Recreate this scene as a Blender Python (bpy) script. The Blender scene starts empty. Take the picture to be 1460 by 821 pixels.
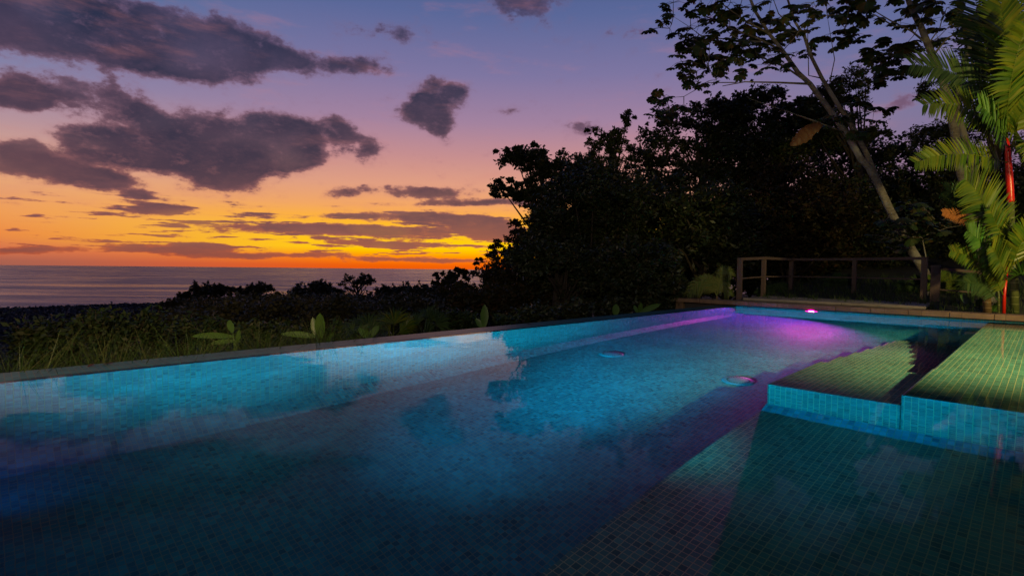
import bpy, math, random
import numpy as np
from mathutils import Matrix, Vector
random.seed(7); RNG = np.random.default_rng(11)
SC = bpy.context.scene; COL = SC.collection

# ------------------------------------------------------------------ camera
F = 757.0; CX, CY = 730.0, 410.5; EYE = 0.9
PITCH = math.atan(28.5/F); ROLL = math.atan(.0113)
fw = np.array([0, math.cos(PITCH), -math.sin(PITCH)]); r0 = np.array([1., 0, 0]); u0 = np.cross(r0, fw)
rt = r0*math.cos(ROLL)+u0*math.sin(ROLL); up = np.cross(rt, fw)
cam = bpy.data.cameras.new('camera'); cam_o = bpy.data.objects.new('camera', cam); COL.objects.link(cam_o)
cam.sensor_width = 36; cam.lens = F/1460*36; cam.clip_start = .05; cam.clip_end = 120000
M = Matrix(((rt[0], up[0], -fw[0], 0), (rt[1], up[1], -fw[1], 0), (rt[2], up[2], -fw[2], EYE), (0, 0, 0, 1)))
cam_o.matrix_world = M; SC.camera = cam_o

def ray(px, py):
    d = fw*F+rt*(px-CX)-up*(py-CY); return d/np.linalg.norm(d)
def at(px, py, Y):                      # point seen at a pixel, Y metres ahead
    d = ray(px, py); return np.array([0, 0, EYE])+d*(Y/d[1])
def on_z(px, py, z):
    d = ray(px, py); return np.array([0, 0, EYE])+d*((z-EYE)/d[2])

# pool frame: u along the infinity wall (far corner = 0), v across, growing to the right
ANG = math.atan(761/F)
D1 = np.array([math.sin(ANG), math.cos(ANG)]); D2 = np.array([D1[1], -D1[0]])
C0 = on_z(1049.5, 436.8, 0)[:2]
def W(u, v, z):
    q = C0+u*D1+v*D2; return np.array([q[0], q[1], z])

# ------------------------------------------------------------------ render, exposure
SC.view_settings.view_transform = 'Standard'; SC.view_settings.look = 'None'
SC.view_settings.gamma = 1; SC.view_settings.exposure = 0
SC.render.engine = 'CYCLES'
cy = SC.cycles
cy.max_bounces = 8; cy.diffuse_bounces = 2; cy.glossy_bounces = 4; cy.transmission_bounces = 6; cy.transparent_max_bounces = 6
cy.caustics_refractive = True; cy.caustics_reflective = False; cy.blur_glossy = .3
cy.sample_clamp_indirect = 3; cy.sample_clamp_direct = 0
try: cy.use_denoising = True; cy.denoiser = 'OPENIMAGEDENOISE'
except Exception: pass

# ------------------------------------------------------------------ node helpers
def lin(c):
    return tuple((x/255/12.92 if x/255 <= .04045 else ((x/255+.055)/1.055)**2.4) for x in c)
class NT:
    def __init__(s, tree): s.t = tree; s.n = tree.nodes; s.l = tree.links; s.n.clear()
    def new(s, typ, **k):
        n = s.n.new(typ)
        for a, b in k.items(): setattr(n, a, b)
        return n
    def put(s, sock, val):
        if hasattr(val, 'links'): s.l.new(val, sock)
        else: sock.default_value = val
    def math(s, op, a, b=0., c=0., clamp=False):
        n = s.new('ShaderNodeMath', operation=op, use_clamp=clamp)
        s.put(n.inputs[0], a); s.put(n.inputs[1], b)
        if op in ('MULTIPLY_ADD',): s.put(n.inputs[2], c)
        return n.outputs[0]
    def rng(s, v, a, b, c=0., d=1., smooth=False):
        n = s.new('ShaderNodeMapRange'); n.interpolation_type = 'SMOOTHSTEP' if smooth else 'LINEAR'; n.clamp = True
        for i, x in enumerate((v, a, b, c, d)): s.put(n.inputs[i], x)
        return n.outputs[0]
    def mix(s, f, a, b, blend='MIX'):
        n = s.new('ShaderNodeMix', data_type='RGBA', blend_type=blend)
        s.put(n.inputs[0], f); s.put(n.inputs[6], a if hasattr(a, 'links') else (*a[:3], 1)); s.put(n.inputs[7], b if hasattr(b, 'links') else (*b[:3], 1))
        return n.outputs[2]
    def ramp(s, v, stops):
        n = s.new('ShaderNodeValToRGB'); e = n.color_ramp.elements
        while len(e) > 1: e.remove(e[0])
        e[0].position = stops[0][0]; e[0].color = (*stops[0][1], 1)
        for p, c in stops[1:]:
            q = e.new(p); q.color = (*c, 1)
        s.put(n.inputs[0], v); return n.outputs[0]
    def noise(s, vec, scale, detail=3, rough=.55, out=0):
        n = s.new('ShaderNodeTexNoise'); n.inputs['Scale'].default_value = scale
        n.inputs['Detail'].default_value = detail; n.inputs['Roughness'].default_value = rough
        if vec is not None: s.put(n.inputs['Vector'], vec)
        return n.outputs[out]
    def comb(s, x, y, z=0.):
        n = s.new('ShaderNodeCombineXYZ'); s.put(n.inputs[0], x); s.put(n.inputs[1], y); s.put(n.inputs[2], z); return n.outputs[0]
    def vmath(s, op, a, b):
        n = s.new('ShaderNodeVectorMath', operation=op); s.put(n.inputs[0], a); s.put(n.inputs[1], b); return n.outputs[0]

# ------------------------------------------------------------------ world: dusk sky
SUN_AZ = math.degrees(math.atan((655-CX)/F))
def azel(px, py):
    d = ray(px, py); return math.degrees(math.atan2(d[0], d[1])), math.degrees(math.asin(d[2]))
world = bpy.data.worlds.new('World'); SC.world = world; world.use_nodes = True
n = NT(world.node_tree)
tc = n.new('ShaderNodeTexCoord'); sep = n.new('ShaderNodeSeparateXYZ'); n.l.new(tc.outputs['Generated'], sep.inputs[0])
az = n.math('MULTIPLY', n.math('ARCTAN2', sep.outputs[0], sep.outputs[1]), 180/math.pi)
el = n.math('MULTIPLY', n.math('ARCSINE', sep.outputs[2]), 180/math.pi)
eln = n.math('DIVIDE', n.math('ADD', el, 2.), 92., clamp=True)
def st(lst): return [((e+2)/92, lin(c)) for e, c in lst]
glow = n.ramp(eln, st([(-2, (205, 70, 10)), (.1, (232, 88, 6)), (.9, (250, 128, 0)), (1.9, (255, 204, 0)), (3.4, (255, 200, 10)), (5.0, (252, 176, 50)),
    (6.3, (240, 164, 96)), (8.5, (222, 156, 128)), (11.5, (196, 140, 142)), (15, (160, 128, 158)), (19.5, (124, 116, 160)), (25, (88, 102, 152)),
    (32, (58, 78, 130)), (50, (26, 42, 84)), (90, (12, 22, 48))]))
side = n.ramp(eln, st([(-2, (140, 88, 78)), (.1, (158, 98, 84)), (1.0, (205, 110, 82)), (2.2, (232, 128, 72)), (4, (236, 152, 90)), (6, (230, 164, 116)),
    (8.5, (210, 160, 142)), (11, (178, 146, 156)), (15, (126, 128, 166)), (20, (86, 116, 160)), (26, (62, 94, 144)), (40, (32, 52, 98)), (90, (12, 22, 48))]))
right = n.ramp(eln, st([(-2, (70, 62, 84)), (3, (120, 90, 110)), (8, (140, 112, 140)), (14, (122, 116, 154)), (20, (100, 108, 154)), (28, (72, 92, 142)), (45, (28, 44, 88)), (90, (12, 22, 48))]))
back = n.ramp(eln, st([(-2, (14, 18, 28)), (0, (22, 28, 44)), (12, (26, 34, 60)), (30, (20, 32, 64)), (90, (12, 22, 48))]))
daz = n.math('SUBTRACT', az, SUN_AZ)
fl = n.rng(daz, -46, -8, 1, 0, True); fr = n.rng(daz, 16, 46, 0, 1, True)
fb = n.rng(n.math('ABSOLUTE', daz), 55, 120, 0, 1, True)
sky = n.mix(fl, glow, side); sky = n.mix(fr, sky, right); sky = n.mix(fb, sky, back)
# soft variation inside the glow
co = n.comb(az, n.math('MULTIPLY', el, 3.2), 0.)
# clouds: many soft ellipses in azimuth / elevation, broken up by noise
wv = n.new('ShaderNodeTexNoise'); wv.inputs['Scale'].default_value = .22; wv.inputs['Detail'].default_value = 4
n.l.new(n.comb(az, n.math('MULTIPLY', el, 1.6), 0.), wv.inputs['Vector'])
warp = n.vmath('MULTIPLY', n.vmath('SUBTRACT', wv.outputs['Color'], (.5, .5, .5)), (2.2, 1.1, 0))
wk = n.rng(el, 0, 12, .12, 1.)
sc_ = n.new('ShaderNodeVectorMath', operation='SCALE'); n.l.new(warp, sc_.inputs[0]); n.l.new(wk, sc_.inputs['Scale'])
P = n.vmath('ADD', n.comb(az, el, 0.), sc_.outputs[0])
CL = [ # px, py, rx, ry, rot, weight
 (150, 40, 270, 62, 7, 1.3), (40, 20, 170, 60, 0, 1.2), (310, 70, 130, 52, 12, 1.2), (430, 85, 130, 26, 8, .75), (520, 92, 70, 18, 5, .5),
 (555, 45, 75, 22, 10, .65), (75, 130, 100, 38, 3, 1.25), (15, 140, 60, 34, 0, 1.1), (190, 148, 48, 30, 35, .9),
 (215, 195, 145, 46, 2, 1.3), (330, 200, 130, 50, 0, 1.3), (415, 195, 85, 45, 0, 1.1), (130, 205, 60, 26, 10, 1.), (260, 232, 190, 26, 4, 1.1), (410, 225, 75, 26, 0, .9),
 (60, 238, 120, 26, 6, 1.1), (20, 212, 60, 24, 10, .9), (150, 260, 70, 20, 10, .95), (320, 262, 75, 26, 0, 1.1), (520, 212, 46, 27, 12, 1.2), (488, 182, 30, 20, 20, .8),
 (200, 279, 30, 10, 0, 1.), (225, 300, 75, 11, 0, 1.15), (622, 150, 50, 42, -20, 1.05), (630, 186, 24, 30, 0, .8), (658, 132, 30, 18, -10, .7), (588, 168, 30, 18, 20, .6), (622, 116, 22, 14, 0, .6), (600, 140, 30, 24, 0, .5), (250, 92, 150, 34, 6, .9),
 (500, 274, 42, 12, -3, 1.1), (615, 273, 75, 15, 0, 1.25), (700, 288, 90, 8, 0, .9), (727, 157, 30, 11, 0, .8), (835, 183, 42, 12, 0, .7),
 (770, 25, 80, 40, 25, .62), (735, 0, 90, 24, 0, .55), (900, 45, 50, 18, 0, .42), (1285, 140, 55, 24, -20, .75),
 (420, 325, 220, 10, 1, 1.1), (570, 331, 190, 11, 2, 1.05), (600, 309, 120, 11, 2, 1.), (655, 318, 90, 15, 2, 1.1), (545, 347, 150, 8, 2, .95), (490, 308, 42, 5, 0, .9),
 (365, 306, 36, 5, 0, .9), (272, 356, 100, 10, 0, 1.05), (268, 352, 30, 10, 0, .9), (180, 354, 60, 8, 0, .9), (70, 355, 70, 8, 0, .9), (350, 365, 120, 6, 0, .9),
 (450, 362, 70, 7, 0, .9), (560, 370, 100, 6, 0, .9), (10, 357, 60, 8, 0, .8), (22, 327, 24, 5, 0, 1.), (715, 332, 70, 16, 5, 1.), (620, 290, 110, 5, 0, .6), (660, 372, 80, 5, 0, .8), (50, 306, 22, 4, 0, .9)]
tot = None
for (px, py, rx, ry, ro, wt) in CL:
    a, e = azel(px, py); a2, _ = azel(px+rx, py); a1, _ = azel(px-rx, py); _, e2 = azel(px, py-ry); _, e1 = azel(px, py+ry)
    mp = n.new('ShaderNodeMapping', vector_type='TEXTURE'); n.l.new(P, mp.inputs['Vector'])
    cr_, sr_ = math.cos(math.radians(ro)), math.sin(math.radians(ro))
    aL, eL = azel(px-rx*cr_, py-rx*sr_); aR, eR = azel(px+rx*cr_, py+rx*sr_)
    a, e = .5*a+.25*(aL+aR), .5*e+.25*(eL+eR)
    mp.inputs['Location'].default_value = (a, e, 0); mp.inputs['Rotation'].default_value = (0, 0, math.atan2(eR-eL, aR-aL))
    mp.inputs['Scale'].default_value = ((a2-a1)/2*1.12, (e2-e1)/2*1.12, 1)
    g = n.new('ShaderNodeTexGradient', gradient_type='SPHERICAL'); n.l.new(mp.outputs[0], g.inputs[0])
    gm = n.math('MULTIPLY', g.outputs['Fac'], wt)
    tot = gm if tot is None else n.math('ADD', tot, gm)
E = n.math('MINIMUM', tot, 1.)
cn = n.comb(n.math('MULTIPLY', az, .8), n.math('ADD', n.math('MULTIPLY', el, 1.1), n.math('MULTIPLY', n.math('LOGARITHM', n.math('ADD', n.math('MAXIMUM', el, -1.), 1.6), math.e), 4.)), 3.1)
vo = n.new('ShaderNodeTexVoronoi'); vo.feature = 'SMOOTH_F1'; vo.inputs['Scale'].default_value = .62; vo.inputs['Detail'].default_value = 4; vo.inputs['Roughness'].default_value = .6; n.l.new(cn, vo.inputs['Vector'])
puff = n.math('SUBTRACT', .55, vo.outputs['Distance'])
nz = n.math('ADD', n.noise(cn, .55, 10, .66), n.math('MULTIPLY', puff, .28)); nz2 = n.noise(cn, .12, 3, .5)
nlow = n.noise(n.vmath('ADD', cn, (7.3, 2.1, 0)), .2, 4, .55)
D = n.math('ADD', n.math('MULTIPLY', E, 1.85), n.math('ADD', n.math('MULTIPLY', n.math('SUBTRACT', nz, .5), 2.6), n.math('MULTIPLY', n.math('SUBTRACT', nlow, .55), 1.7)))
# thin broken streaks low over the sea
sv = n.noise(n.comb(n.math('MULTIPLY', az, .2), n.math('MULTIPLY', el, 2.6), 4.), 1.1, 7, .62)
band = n.math('MULTIPLY', n.rng(el, .5, 1.4, 0, 1, True), n.rng(el, 4.2, 7.5, 1, 0, True))
D = n.math('ADD', D, n.math('MULTIPLY', n.rng(sv, .51, .62, 0, 1.1, True), band))
mask = n.rng(D, .2, .78, 0, 1, True)
deep = n.rng(D, .45, 1.35, 0, 1, True)
nshift = n.noise(n.vmath('ADD', cn, (0.25, -.55, .1)), .55, 10, .66)
lit = n.rng(n.math('SUBTRACT', nz, nshift), -.16, .18, 0, 1)          # billow side turned to / away from the glow
cel = n.math('DIVIDE', n.math('ADD', el, 2.), 40., clamp=True)
def s2(l): return [((e+2)/40, lin(c)) for e, c in l]
cdark = n.ramp(cel, s2([(0, (140, 72, 60)), (2, (136, 82, 76)), (5, (98, 68, 78)), (9, (56, 48, 68)), (14, (45, 45, 68)), (20, (39, 45, 72)), (30, (35, 44, 74))]))
cedge = n.ramp(cel, s2([(0, (190, 84, 50)), (3, (176, 96, 70)), (6, (150, 92, 86)), (11, (128, 88, 100)), (17, (118, 88, 112)), (25, (86, 80, 118)), (36, (80, 78, 118))]))
ccol = n.mix(deep, cedge, cdark)
ccol = n.mix(n.math('MULTIPLY', lit, .5), ccol, n.mix(.5, cdark, cedge))
ccol = n.mix(n.rng(nz2, .4, .65, 0, .5), ccol, n.mix(.5, cedge, cdark))
ccol = n.mix(n.rng(daz, 5, 30, 0, .55), ccol, lin((120, 88, 120)))
mask = n.math('MULTIPLY', mask, n.rng(n.noise(cn, .1, 2), .3, .5, .82, 1.))
halo = n.math('MULTIPLY', n.rng(D, -.25, .5, 0, .3, True), n.rng(el, 1, 6, .3, 1))
sky = n.mix(halo, sky, n.ramp(cel, s2([(0, (205, 100, 50)), (4, (214, 128, 88)), (8, (190, 124, 116)), (14, (146, 108, 130)), (24, (110, 98, 136))])))
full = n.mix(mask, sky, ccol)
# thin high veils
veil = n.rng(n.noise(n.comb(n.math('MULTIPLY', az, .25), el, 7.), .5, 6, .6), .5, .78, 0, .22, True)
full = n.mix(n.math('MULTIPLY', veil, n.rng(el, 2, 6)), full, lin((206, 128, 124)))
nis = n.new('ShaderNodeTexSky'); nis.sky_type = 'NISHITA'; nis.sun_disc = False
nis.sun_elevation = math.radians(1.0); nis.sun_rotation = math.radians(SUN_AZ)
nm = n.new('ShaderNodeVectorMath', operation='SCALE'); n.l.new(nis.outputs[0], nm.inputs[0]); nm.inputs['Scale'].default_value = .004
fin = n.new('ShaderNodeVectorMath', operation='ADD'); n.l.new(full, fin.inputs[0]); n.l.new(nm.outputs[0], fin.inputs[1])
bg = n.new('ShaderNodeBackground'); bg.inputs['Strength'].default_value = 1.0; n.l.new(fin.outputs[0], bg.inputs['Color'])
ow = n.new('ShaderNodeOutputWorld'); n.l.new(bg.outputs[0], ow.inputs[0])
world.cycles.sampling_method = 'MANUAL'; world.cycles.sample_map_resolution = 512

# sun just at the horizon, spread by the clouds
sl = bpy.data.lights.new('sun', 'SUN'); sl.energy = .03; sl.angle = math.radians(14); sl.color = (1, .55, .25)
so = bpy.data.objects.new('sun', sl); COL.objects.link(so)
sd = Vector((math.sin(math.radians(SUN_AZ)), math.cos(math.radians(SUN_AZ)), math.tan(math.radians(1.2))))
so.rotation_euler = sd.to_track_quat('Z', 'Y').to_euler()

def lamp(name, pos, target, power, color, cone=None, blend=.5, radius=.08):
    l = bpy.data.lights.new(name, 'SPOT' if cone else 'POINT'); l.energy = power; l.color = color; l.shadow_soft_size = radius
    if cone: l.spot_size = math.radians(cone); l.spot_blend = blend
    o = bpy.data.objects.new(name, l); COL.objects.link(o); o.location = pos
    if target is not None: o.rotation_euler = (Vector(target)-Vector(pos)).to_track_quat('-Z', 'Y').to_euler()
    return o
# ---- the pool's underwater lamps (near walls and far wall), with two added fills
lamp('underwater_light', W(-12.9, 5.75, -.5), W(-11.2, 0, .55), 3700, (.0, .60, .95), 62, 1., .1)
lamp('underwater_light', W(-10.6, 5.75, -.5), W(-8.6, .4, .3), 4300, (.0, .60, .92), 60, 1., .1)
lamp('underwater_light', W(-13.6, 4.6, -.3), W(-8.5, 4.4, -.3), 2200, (.0, .42, 1.), 32, .9, .1)
lamp('underwater_light', W(-13.6, 1.9, -.8), W(-4, 1.3, -.75), 2000, (.0, .46, 1.), 62, 1., .1)
lamp('underwater_light', W(-13.6, 2.4, -.6), W(-4.0, 1.4, -1.3), 13000, (.0, .50, .95), 36, 1., .1)  # added blue fill for the middle of the floor
lamp('underwater_light', W(-13.65, .9, -1.7), W(-12.9, .2, -1.95), 12, (.0, .25, 1.), 90, 1., .03)
lamp('underwater_light', W(-.12, 1.72, -.22), W(-2.1, .65, -1.3), 2000, (1., .03, .5), 122, .35, .06)
lamp('underwater_light', W(-4.2, 3.3, -.3), W(0, 2.4, -.35), 300, (.0, .62, .85), 110, 1., .1)  # added teal fill hanging in open water, lights the end wall
# ---- warm lamps of the house terrace out of frame, plus two added shelf spots
g1 = lamp('terrace_light', W(-3.6, 8.6, 2.4), W(1.6, 5.0, 2.8), 1250, (1., .76, .28), 84, .8, .12)
g2 = lamp('terrace_light', W(-15.5, 8.5, 2.8), W(-12.6, -.5, 0), 2600, (1., .6, .26), 34, 1., .12)
g3 = lamp('added_shelf_spot', W(-6.0, 7.2, 3.3), W(-6.3, 5.1, -.2), 5200, (1., .58, .24), 52, 1., .1)  # invented downlight warming the shelf; there is no pergola
g5 = lamp('added_shelf_spot', W(-3.0, 7.2, 3.3), W(-3.2, 5.4, -.1), 4600, (1., .58, .24), 66, .8, .1)  # second invented downlight, for the far part of the shelf
g4 = lamp('house_light', W(-17., 7.5, 3.4), None, 950, (1., .8, .55), None, 0, .25)
for g in (g3, g5):
    try: g.data.cycles.is_caustics_light = True
    except Exception: pass

# ------------------------------------------------------------------ mesh helpers
def tag(o, label=None, cat=None, group=None, kind=None):
    if label: o['label'] = label
    if cat: o['category'] = cat
    if group: o['group'] = group
    if kind: o['kind'] = kind
    return o
def empty(name, loc, rz=0., **k):
    o = bpy.data.objects.new(name, None); COL.objects.link(o); o.location = loc; o.rotation_euler = (0, 0, rz)
    o.empty_display_size = .1; tag(o, **k); return o
def link(name, me, mat, parent=None, **k):
    o = bpy.data.objects.new(name, me); COL.objects.link(o)
    if mat is not None: me.materials.append(mat)
    if parent is not None:
        o.parent = parent
    tag(o, **k); return o
class MB:
    """collects polygons and links them as one mesh object"""
    def __init__(s): s.V = []; s.Fc = []; s.smooth = False
    def add(s, vs, fs):
        b = len(s.V); s.V += [tuple(map(float, v)) for v in vs]; s.Fc += [tuple(i+b for i in f) for f in fs]
    def box(s, a, b):
        x0, y0, z0 = a; x1, y1, z1 = b
        x0, x1 = min(x0, x1), max(x0, x1); y0, y1 = min(y0, y1), max(y0, y1); z0, z1 = min(z0, z1), max(z0, z1)
        s.add([(x0,y0,z0),(x1,y0,z0),(x1,y1,z0),(x0,y1,z0),(x0,y0,z1),(x1,y0,z1),(x1,y1,z1),(x0,y1,z1)],
              [(0,3,2,1),(4,5,6,7),(0,1,5,4),(1,2,6,5),(2,3,7,6),(3,0,4,7)])
    def quad(s, a, b, c, d): s.add([a, b, c, d], [(0, 1, 2, 3)])
    def prism(s, poly, z0, z1):
        k = len(poly); s.add([(x, y, z0) for x, y in poly]+[(x, y, z1) for x, y in poly],
            [tuple(range(k-1, -1, -1)), tuple(range(k, 2*k))]+[(i, (i+1) % k, k+(i+1) % k, k+i) for i in range(k)])
    def tube(s, pts, rad, seg=8):
        pts = [np.array(p, float) for p in pts]; k = len(pts)
        if not hasattr(rad, '__len__'): rad = [rad]*k
        vs = []; prev = None
        for i, p in enumerate(pts):
            t = pts[min(i+1, k-1)]-pts[max(i-1, 0)]; t /= (np.linalg.norm(t)+1e-9)
            if prev is None:
                a = np.array([0, 0, 1.]) if abs(t[2]) < .9 else np.array([1., 0, 0])
                nn = np.cross(t, a)
            else: nn = prev-t*(prev@t)
            nn /= (np.linalg.norm(nn)+1e-9); prev = nn; bb = np.cross(t, nn)
            for j in range(seg):
                q = 2*math.pi*j/seg; vs.append(p+rad[i]*(math.cos(q)*nn+math.sin(q)*bb))
        fs = [(i*seg+j, i*seg+(j+1) % seg, (i+1)*seg+(j+1) % seg, (i+1)*seg+j) for i in range(k-1) for j in range(seg)]
        fs += [tuple(range(seg-1, -1, -1)), tuple((k-1)*seg+j for j in range(seg))]
        s.add(vs, fs)
    def build(s, name, mat, parent=None, uv=False, bevel=0., local=None, **k):
        V = s.V
        if local is not None: V = [(v[0]-local[0], v[1]-local[1], v[2]-local[2]) for v in V]
        me = bpy.data.meshes.new(name); me.from_pydata(V, [], s.Fc); me.update()
        if s.smooth:
            me.polygons.foreach_set('use_smooth', [True]*len(me.polygons))
        if uv:
            ul = me.uv_layers.new(name='UVMap')
            for p in me.polygons:
                nx, ny, nz_ = p.normal
                for li in p.loop_indices:
                    x, y, z = me.vertices[me.loops[li].vertex_index].co
                    if abs(nz_) >= .5: c = (x, y)
                    elif abs(nx) > abs(ny): c = (y, z)
                    else: c = (x, z)
                    ul.data[li].uv = c
        o = link(name, me, mat, parent, **k)
        if bevel:
            b = o.modifiers.new('bevel', 'BEVEL'); b.width = bevel; b.segments = 2; b.limit_method = 'ANGLE'
        return o
def quads_mesh(name, V, nq=4):
    """V: (n, nq, 3) array, one polygon per row"""
    V = np.asarray(V, np.float32); k = V.shape[0]
    me = bpy.data.meshes.new(name); me.vertices.add(k*nq); me.vertices.foreach_set('co', V.reshape(-1))
    me.loops.add(k*nq); me.loops.foreach_set('vertex_index', np.arange(k*nq, dtype=np.int32))
    me.polygons.add(k); me.polygons.foreach_set('loop_start', np.arange(0, k*nq, nq, dtype=np.int32))
    me.polygons.foreach_set('loop_total', np.full(k, nq, np.int32)); me.update(calc_edges=True); return me

# ------------------------------------------------------------------ materials
def mat(name, fn):
    m = bpy.data.materials.new(name); m.use_nodes = True; k = NT(m.node_tree)
    p = k.new('ShaderNodeBsdfPrincipled'); o = k.new('ShaderNodeOutputMaterial'); k.l.new(p.outputs[0], o.inputs[0])
    fn(k, p); return m
def bump(k, p, h, strength=.3, dist=.01):
    b = k.new('ShaderNodeBump'); b.inputs['Strength'].default_value = strength; b.inputs['Distance'].default_value = dist
    k.put(b.inputs['Height'], h); k.l.new(b.outputs[0], p.inputs['Normal'])
def tile_mat(name, c1, c2, grout):
    def fn(k, p):
        t = k.new('ShaderNodeTexCoord'); b = k.new('ShaderNodeTexBrick'); b.offset = 0; b.squash = 1
        wob = k.vmath('MULTIPLY', k.vmath('SUBTRACT', k.noise(t.outputs['UV'], 1.3, 2, .5, 1), (.5, .5, .5)), (.003, .003, 0))
        k.l.new(k.vmath('ADD', t.outputs['UV'], wob), b.inputs['Vector'])
        b.inputs['Scale'].default_value = 1; b.inputs['Brick Width'].default_value = .0435; b.inputs['Row Height'].default_value = .0435
        b.inputs['Mortar Size'].default_value = .0024; b.inputs['Mortar Smooth'].default_value = .1; b.inputs['Bias'].default_value = 0
        b.inputs['Color1'].default_value = (0, 0, 0, 1); b.inputs['Color2'].default_value = (1, 1, 1, 1); b.inputs['Mortar'].default_value = (.5, .5, .5, 1)
        v = k.rng(b.outputs['Color'], 0, 1, 0, 1)
        col = k.ramp(v, [(0, tuple(x*.62 for x in c1)), (.12, c1), (.6, tuple((x+y)/2 for x, y in zip(c1, c2))), (.92, c2), (1, tuple(x*1.15 for x in c2))])
        col = k.mix(k.rng(k.noise(t.outputs['UV'], .8, 4), .35, .7, 0, .45), col, tuple(x*.6 for x in c1))
        st1 = k.rng(k.noise(t.outputs['UV'], 1.9, 8, .7), .5, .72, 0, .38)
        col = k.mix(st1, col, tuple(min(1, x*1.5+.02) for x in c2))
        gcol = k.mix(k.noise(t.outputs['UV'], 4, 3), grout, tuple(x*.55 for x in grout))
        k.put(p.inputs['Base Color'], k.mix(b.outputs['Fac'], col, gcol))
        p.inputs['Roughness'].default_value = .4; p.inputs['Specular IOR Level'].default_value = .18
        bump(k, p, k.math('SUBTRACT', 1., b.outputs['Fac']), .3, .002)
    return mat(name, fn)
TILE = tile_mat('pool mosaic', (.005, .1, .115), (.01, .18, .185), (.17, .19, .11))
def stone_fn(c1, c2, sc=3., joint=.62):
    def fn(k, p):
        t = k.new('ShaderNodeTexCoord'); b = k.new('ShaderNodeTexBrick'); b.offset = 0
        k.l.new(t.outputs['UV'], b.inputs['Vector']); b.inputs['Scale'].default_value = 1
        b.inputs['Brick Width'].default_value = joint; b.inputs['Row Height'].default_value = joint; b.inputs['Mortar Size'].default_value = .004
        b.inputs['Color1'].default_value = (*c1, 1); b.inputs['Color2'].default_value = (*c2, 1); b.inputs['Mortar'].default_value = (*[x*.35 for x in c1], 1)
        nn = k.noise(t.outputs['Object'], sc*2, 7, .65)
        c = k.mix(k.rng(nn, .35, .7, 0, .6), b.outputs['Color'], tuple(x*.45 for x in c2))
        k.put(p.inputs['Base Color'], c); p.inputs['Roughness'].default_value = .8
        bump(k, p, nn, .5, .02)
    return fn
TILE2 = tile_mat('olive pool mosaic', (.035, .11, .085), (.075, .19, .14), (.5, .36, .17))
STONE = mat('coping sandstone', stone_fn((.36, .24, .14), (.24, .15, .09)))
def wood_fn(c1, c2, rough=.75):
    def fn(k, p):
        t = k.new('ShaderNodeTexCoord'); mp = k.new('ShaderNodeMapping'); k.l.new(t.outputs['Object'], mp.inputs[0]); mp.inputs['Scale'].default_value = (3, 3, 14)
        nn = k.noise(mp.outputs[0], 2.5, 6, .6)
        k.put(p.inputs['Base Color'], k.mix(nn, c1, c2)); p.inputs['Roughness'].default_value = rough; bump(k, p, nn, .4, .01)
    return fn
def deck_fn(k, p):
    t = k.new('ShaderNodeTexCoord'); b = k.new('ShaderNodeTexBrick'); b.offset = .37
    k.l.new(t.outputs['UV'], b.inputs['Vector']); b.inputs['Scale'].default_value = 1
    b.inputs['Brick Width'].default_value = 2.2; b.inputs['Row Height'].default_value = .14; b.inputs['Mortar Size'].default_value = .006
    b.inputs['Color1'].default_value = (.42, .38, .33, 1); b.inputs['Color2'].default_value = (.3, .27, .23, 1); b.inputs['Mortar'].default_value = (.02, .02, .02, 1)
    nn = k.noise(t.outputs['UV'], 5, 6, .6)
    k.put(p.inputs['Base Color'], k.mix(k.rng(nn, .3, .7, 0, .5), b.outputs['Color'], (.1, .085, .07))); p.inputs['Roughness'].default_value = .8
    bump(k, p, k.math('SUBTRACT', nn, b.outputs['Fac']), .5, .008)
DECK = mat('weathered deck boards', deck_fn)
RAILM = mat('dark rail timber', wood_fn((.075, .05, .042), (.15, .1, .085)))
def leaf_mat(name, cols, rough=.55, spec=.3, ns=1.5):
    def fn(k, p):
        g = k.new('ShaderNodeNewGeometry'); t = k.new('ShaderNodeTexCoord')
        c = k.ramp(g.outputs['Random Per Island'], [(i/(max(len(cols)-1, 1)), x) for i, x in enumerate(cols)])
        nn = k.noise(t.outputs['Object'], ns, 3)
        k.put(p.inputs['Base Color'], k.mix(k.rng(nn, .4, .65, 0, .55), c, tuple(x*.45 for x in cols[0])))
        p.inputs['Roughness'].default_value = rough
        p.inputs['Specular IOR Level'].default_value = spec
    return mat(name, fn)
LEAF = leaf_mat('broad tree foliage', [(.025, .045, .016), (.04, .065, .022), (.055, .08, .025), (.075, .085, .03), (.1, .075, .035)], .45, .5)
LEAF_W = leaf_mat('glow-reddened tree foliage', [(.03, .035, .012), (.055, .055, .018), (.075, .055, .02), (.1, .05, .02)])  # warm sunset light put into the leaf colour
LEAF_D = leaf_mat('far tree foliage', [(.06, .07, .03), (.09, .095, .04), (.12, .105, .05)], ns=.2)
LEAF_G = leaf_mat('shrub foliage', [(.02, .045, .014), (.035, .07, .018), (.05, .08, .022), (.07, .07, .03)])
CECR = leaf_mat('cecropia leaves', [(.03, .06, .02), (.045, .08, .03), (.06, .095, .035), (.09, .1, .035), (.13, .08, .03)])
PALM = leaf_mat('palm leaflets', [(.04, .1, .008), (.08, .14, .01), (.13, .17, .012), (.18, .18, .014)], .45, .4)
PALM_B = leaf_mat('bright palm leaflets', [(.05, .15, .02), (.08, .19, .025), (.11, .2, .03)], .45, .4)
PALM_Y = leaf_mat('dry orange palm leaflets', [(.35, .13, .03), (.28, .1, .03), (.2, .1, .03)])
PALM_D = leaf_mat('deep palm leaflets', [(.03, .07, .02), (.05, .1, .025), (.07, .11, .03)])
GRASS = leaf_mat('grass blades', [(.018, .05, .008), (.03, .07, .012), (.045, .08, .014), (.065, .07, .02)], ns=3)
BANANA = leaf_mat('broad banana leaf', [(.08, .18, .03), (.11, .22, .04)], .4, .4)
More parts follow.
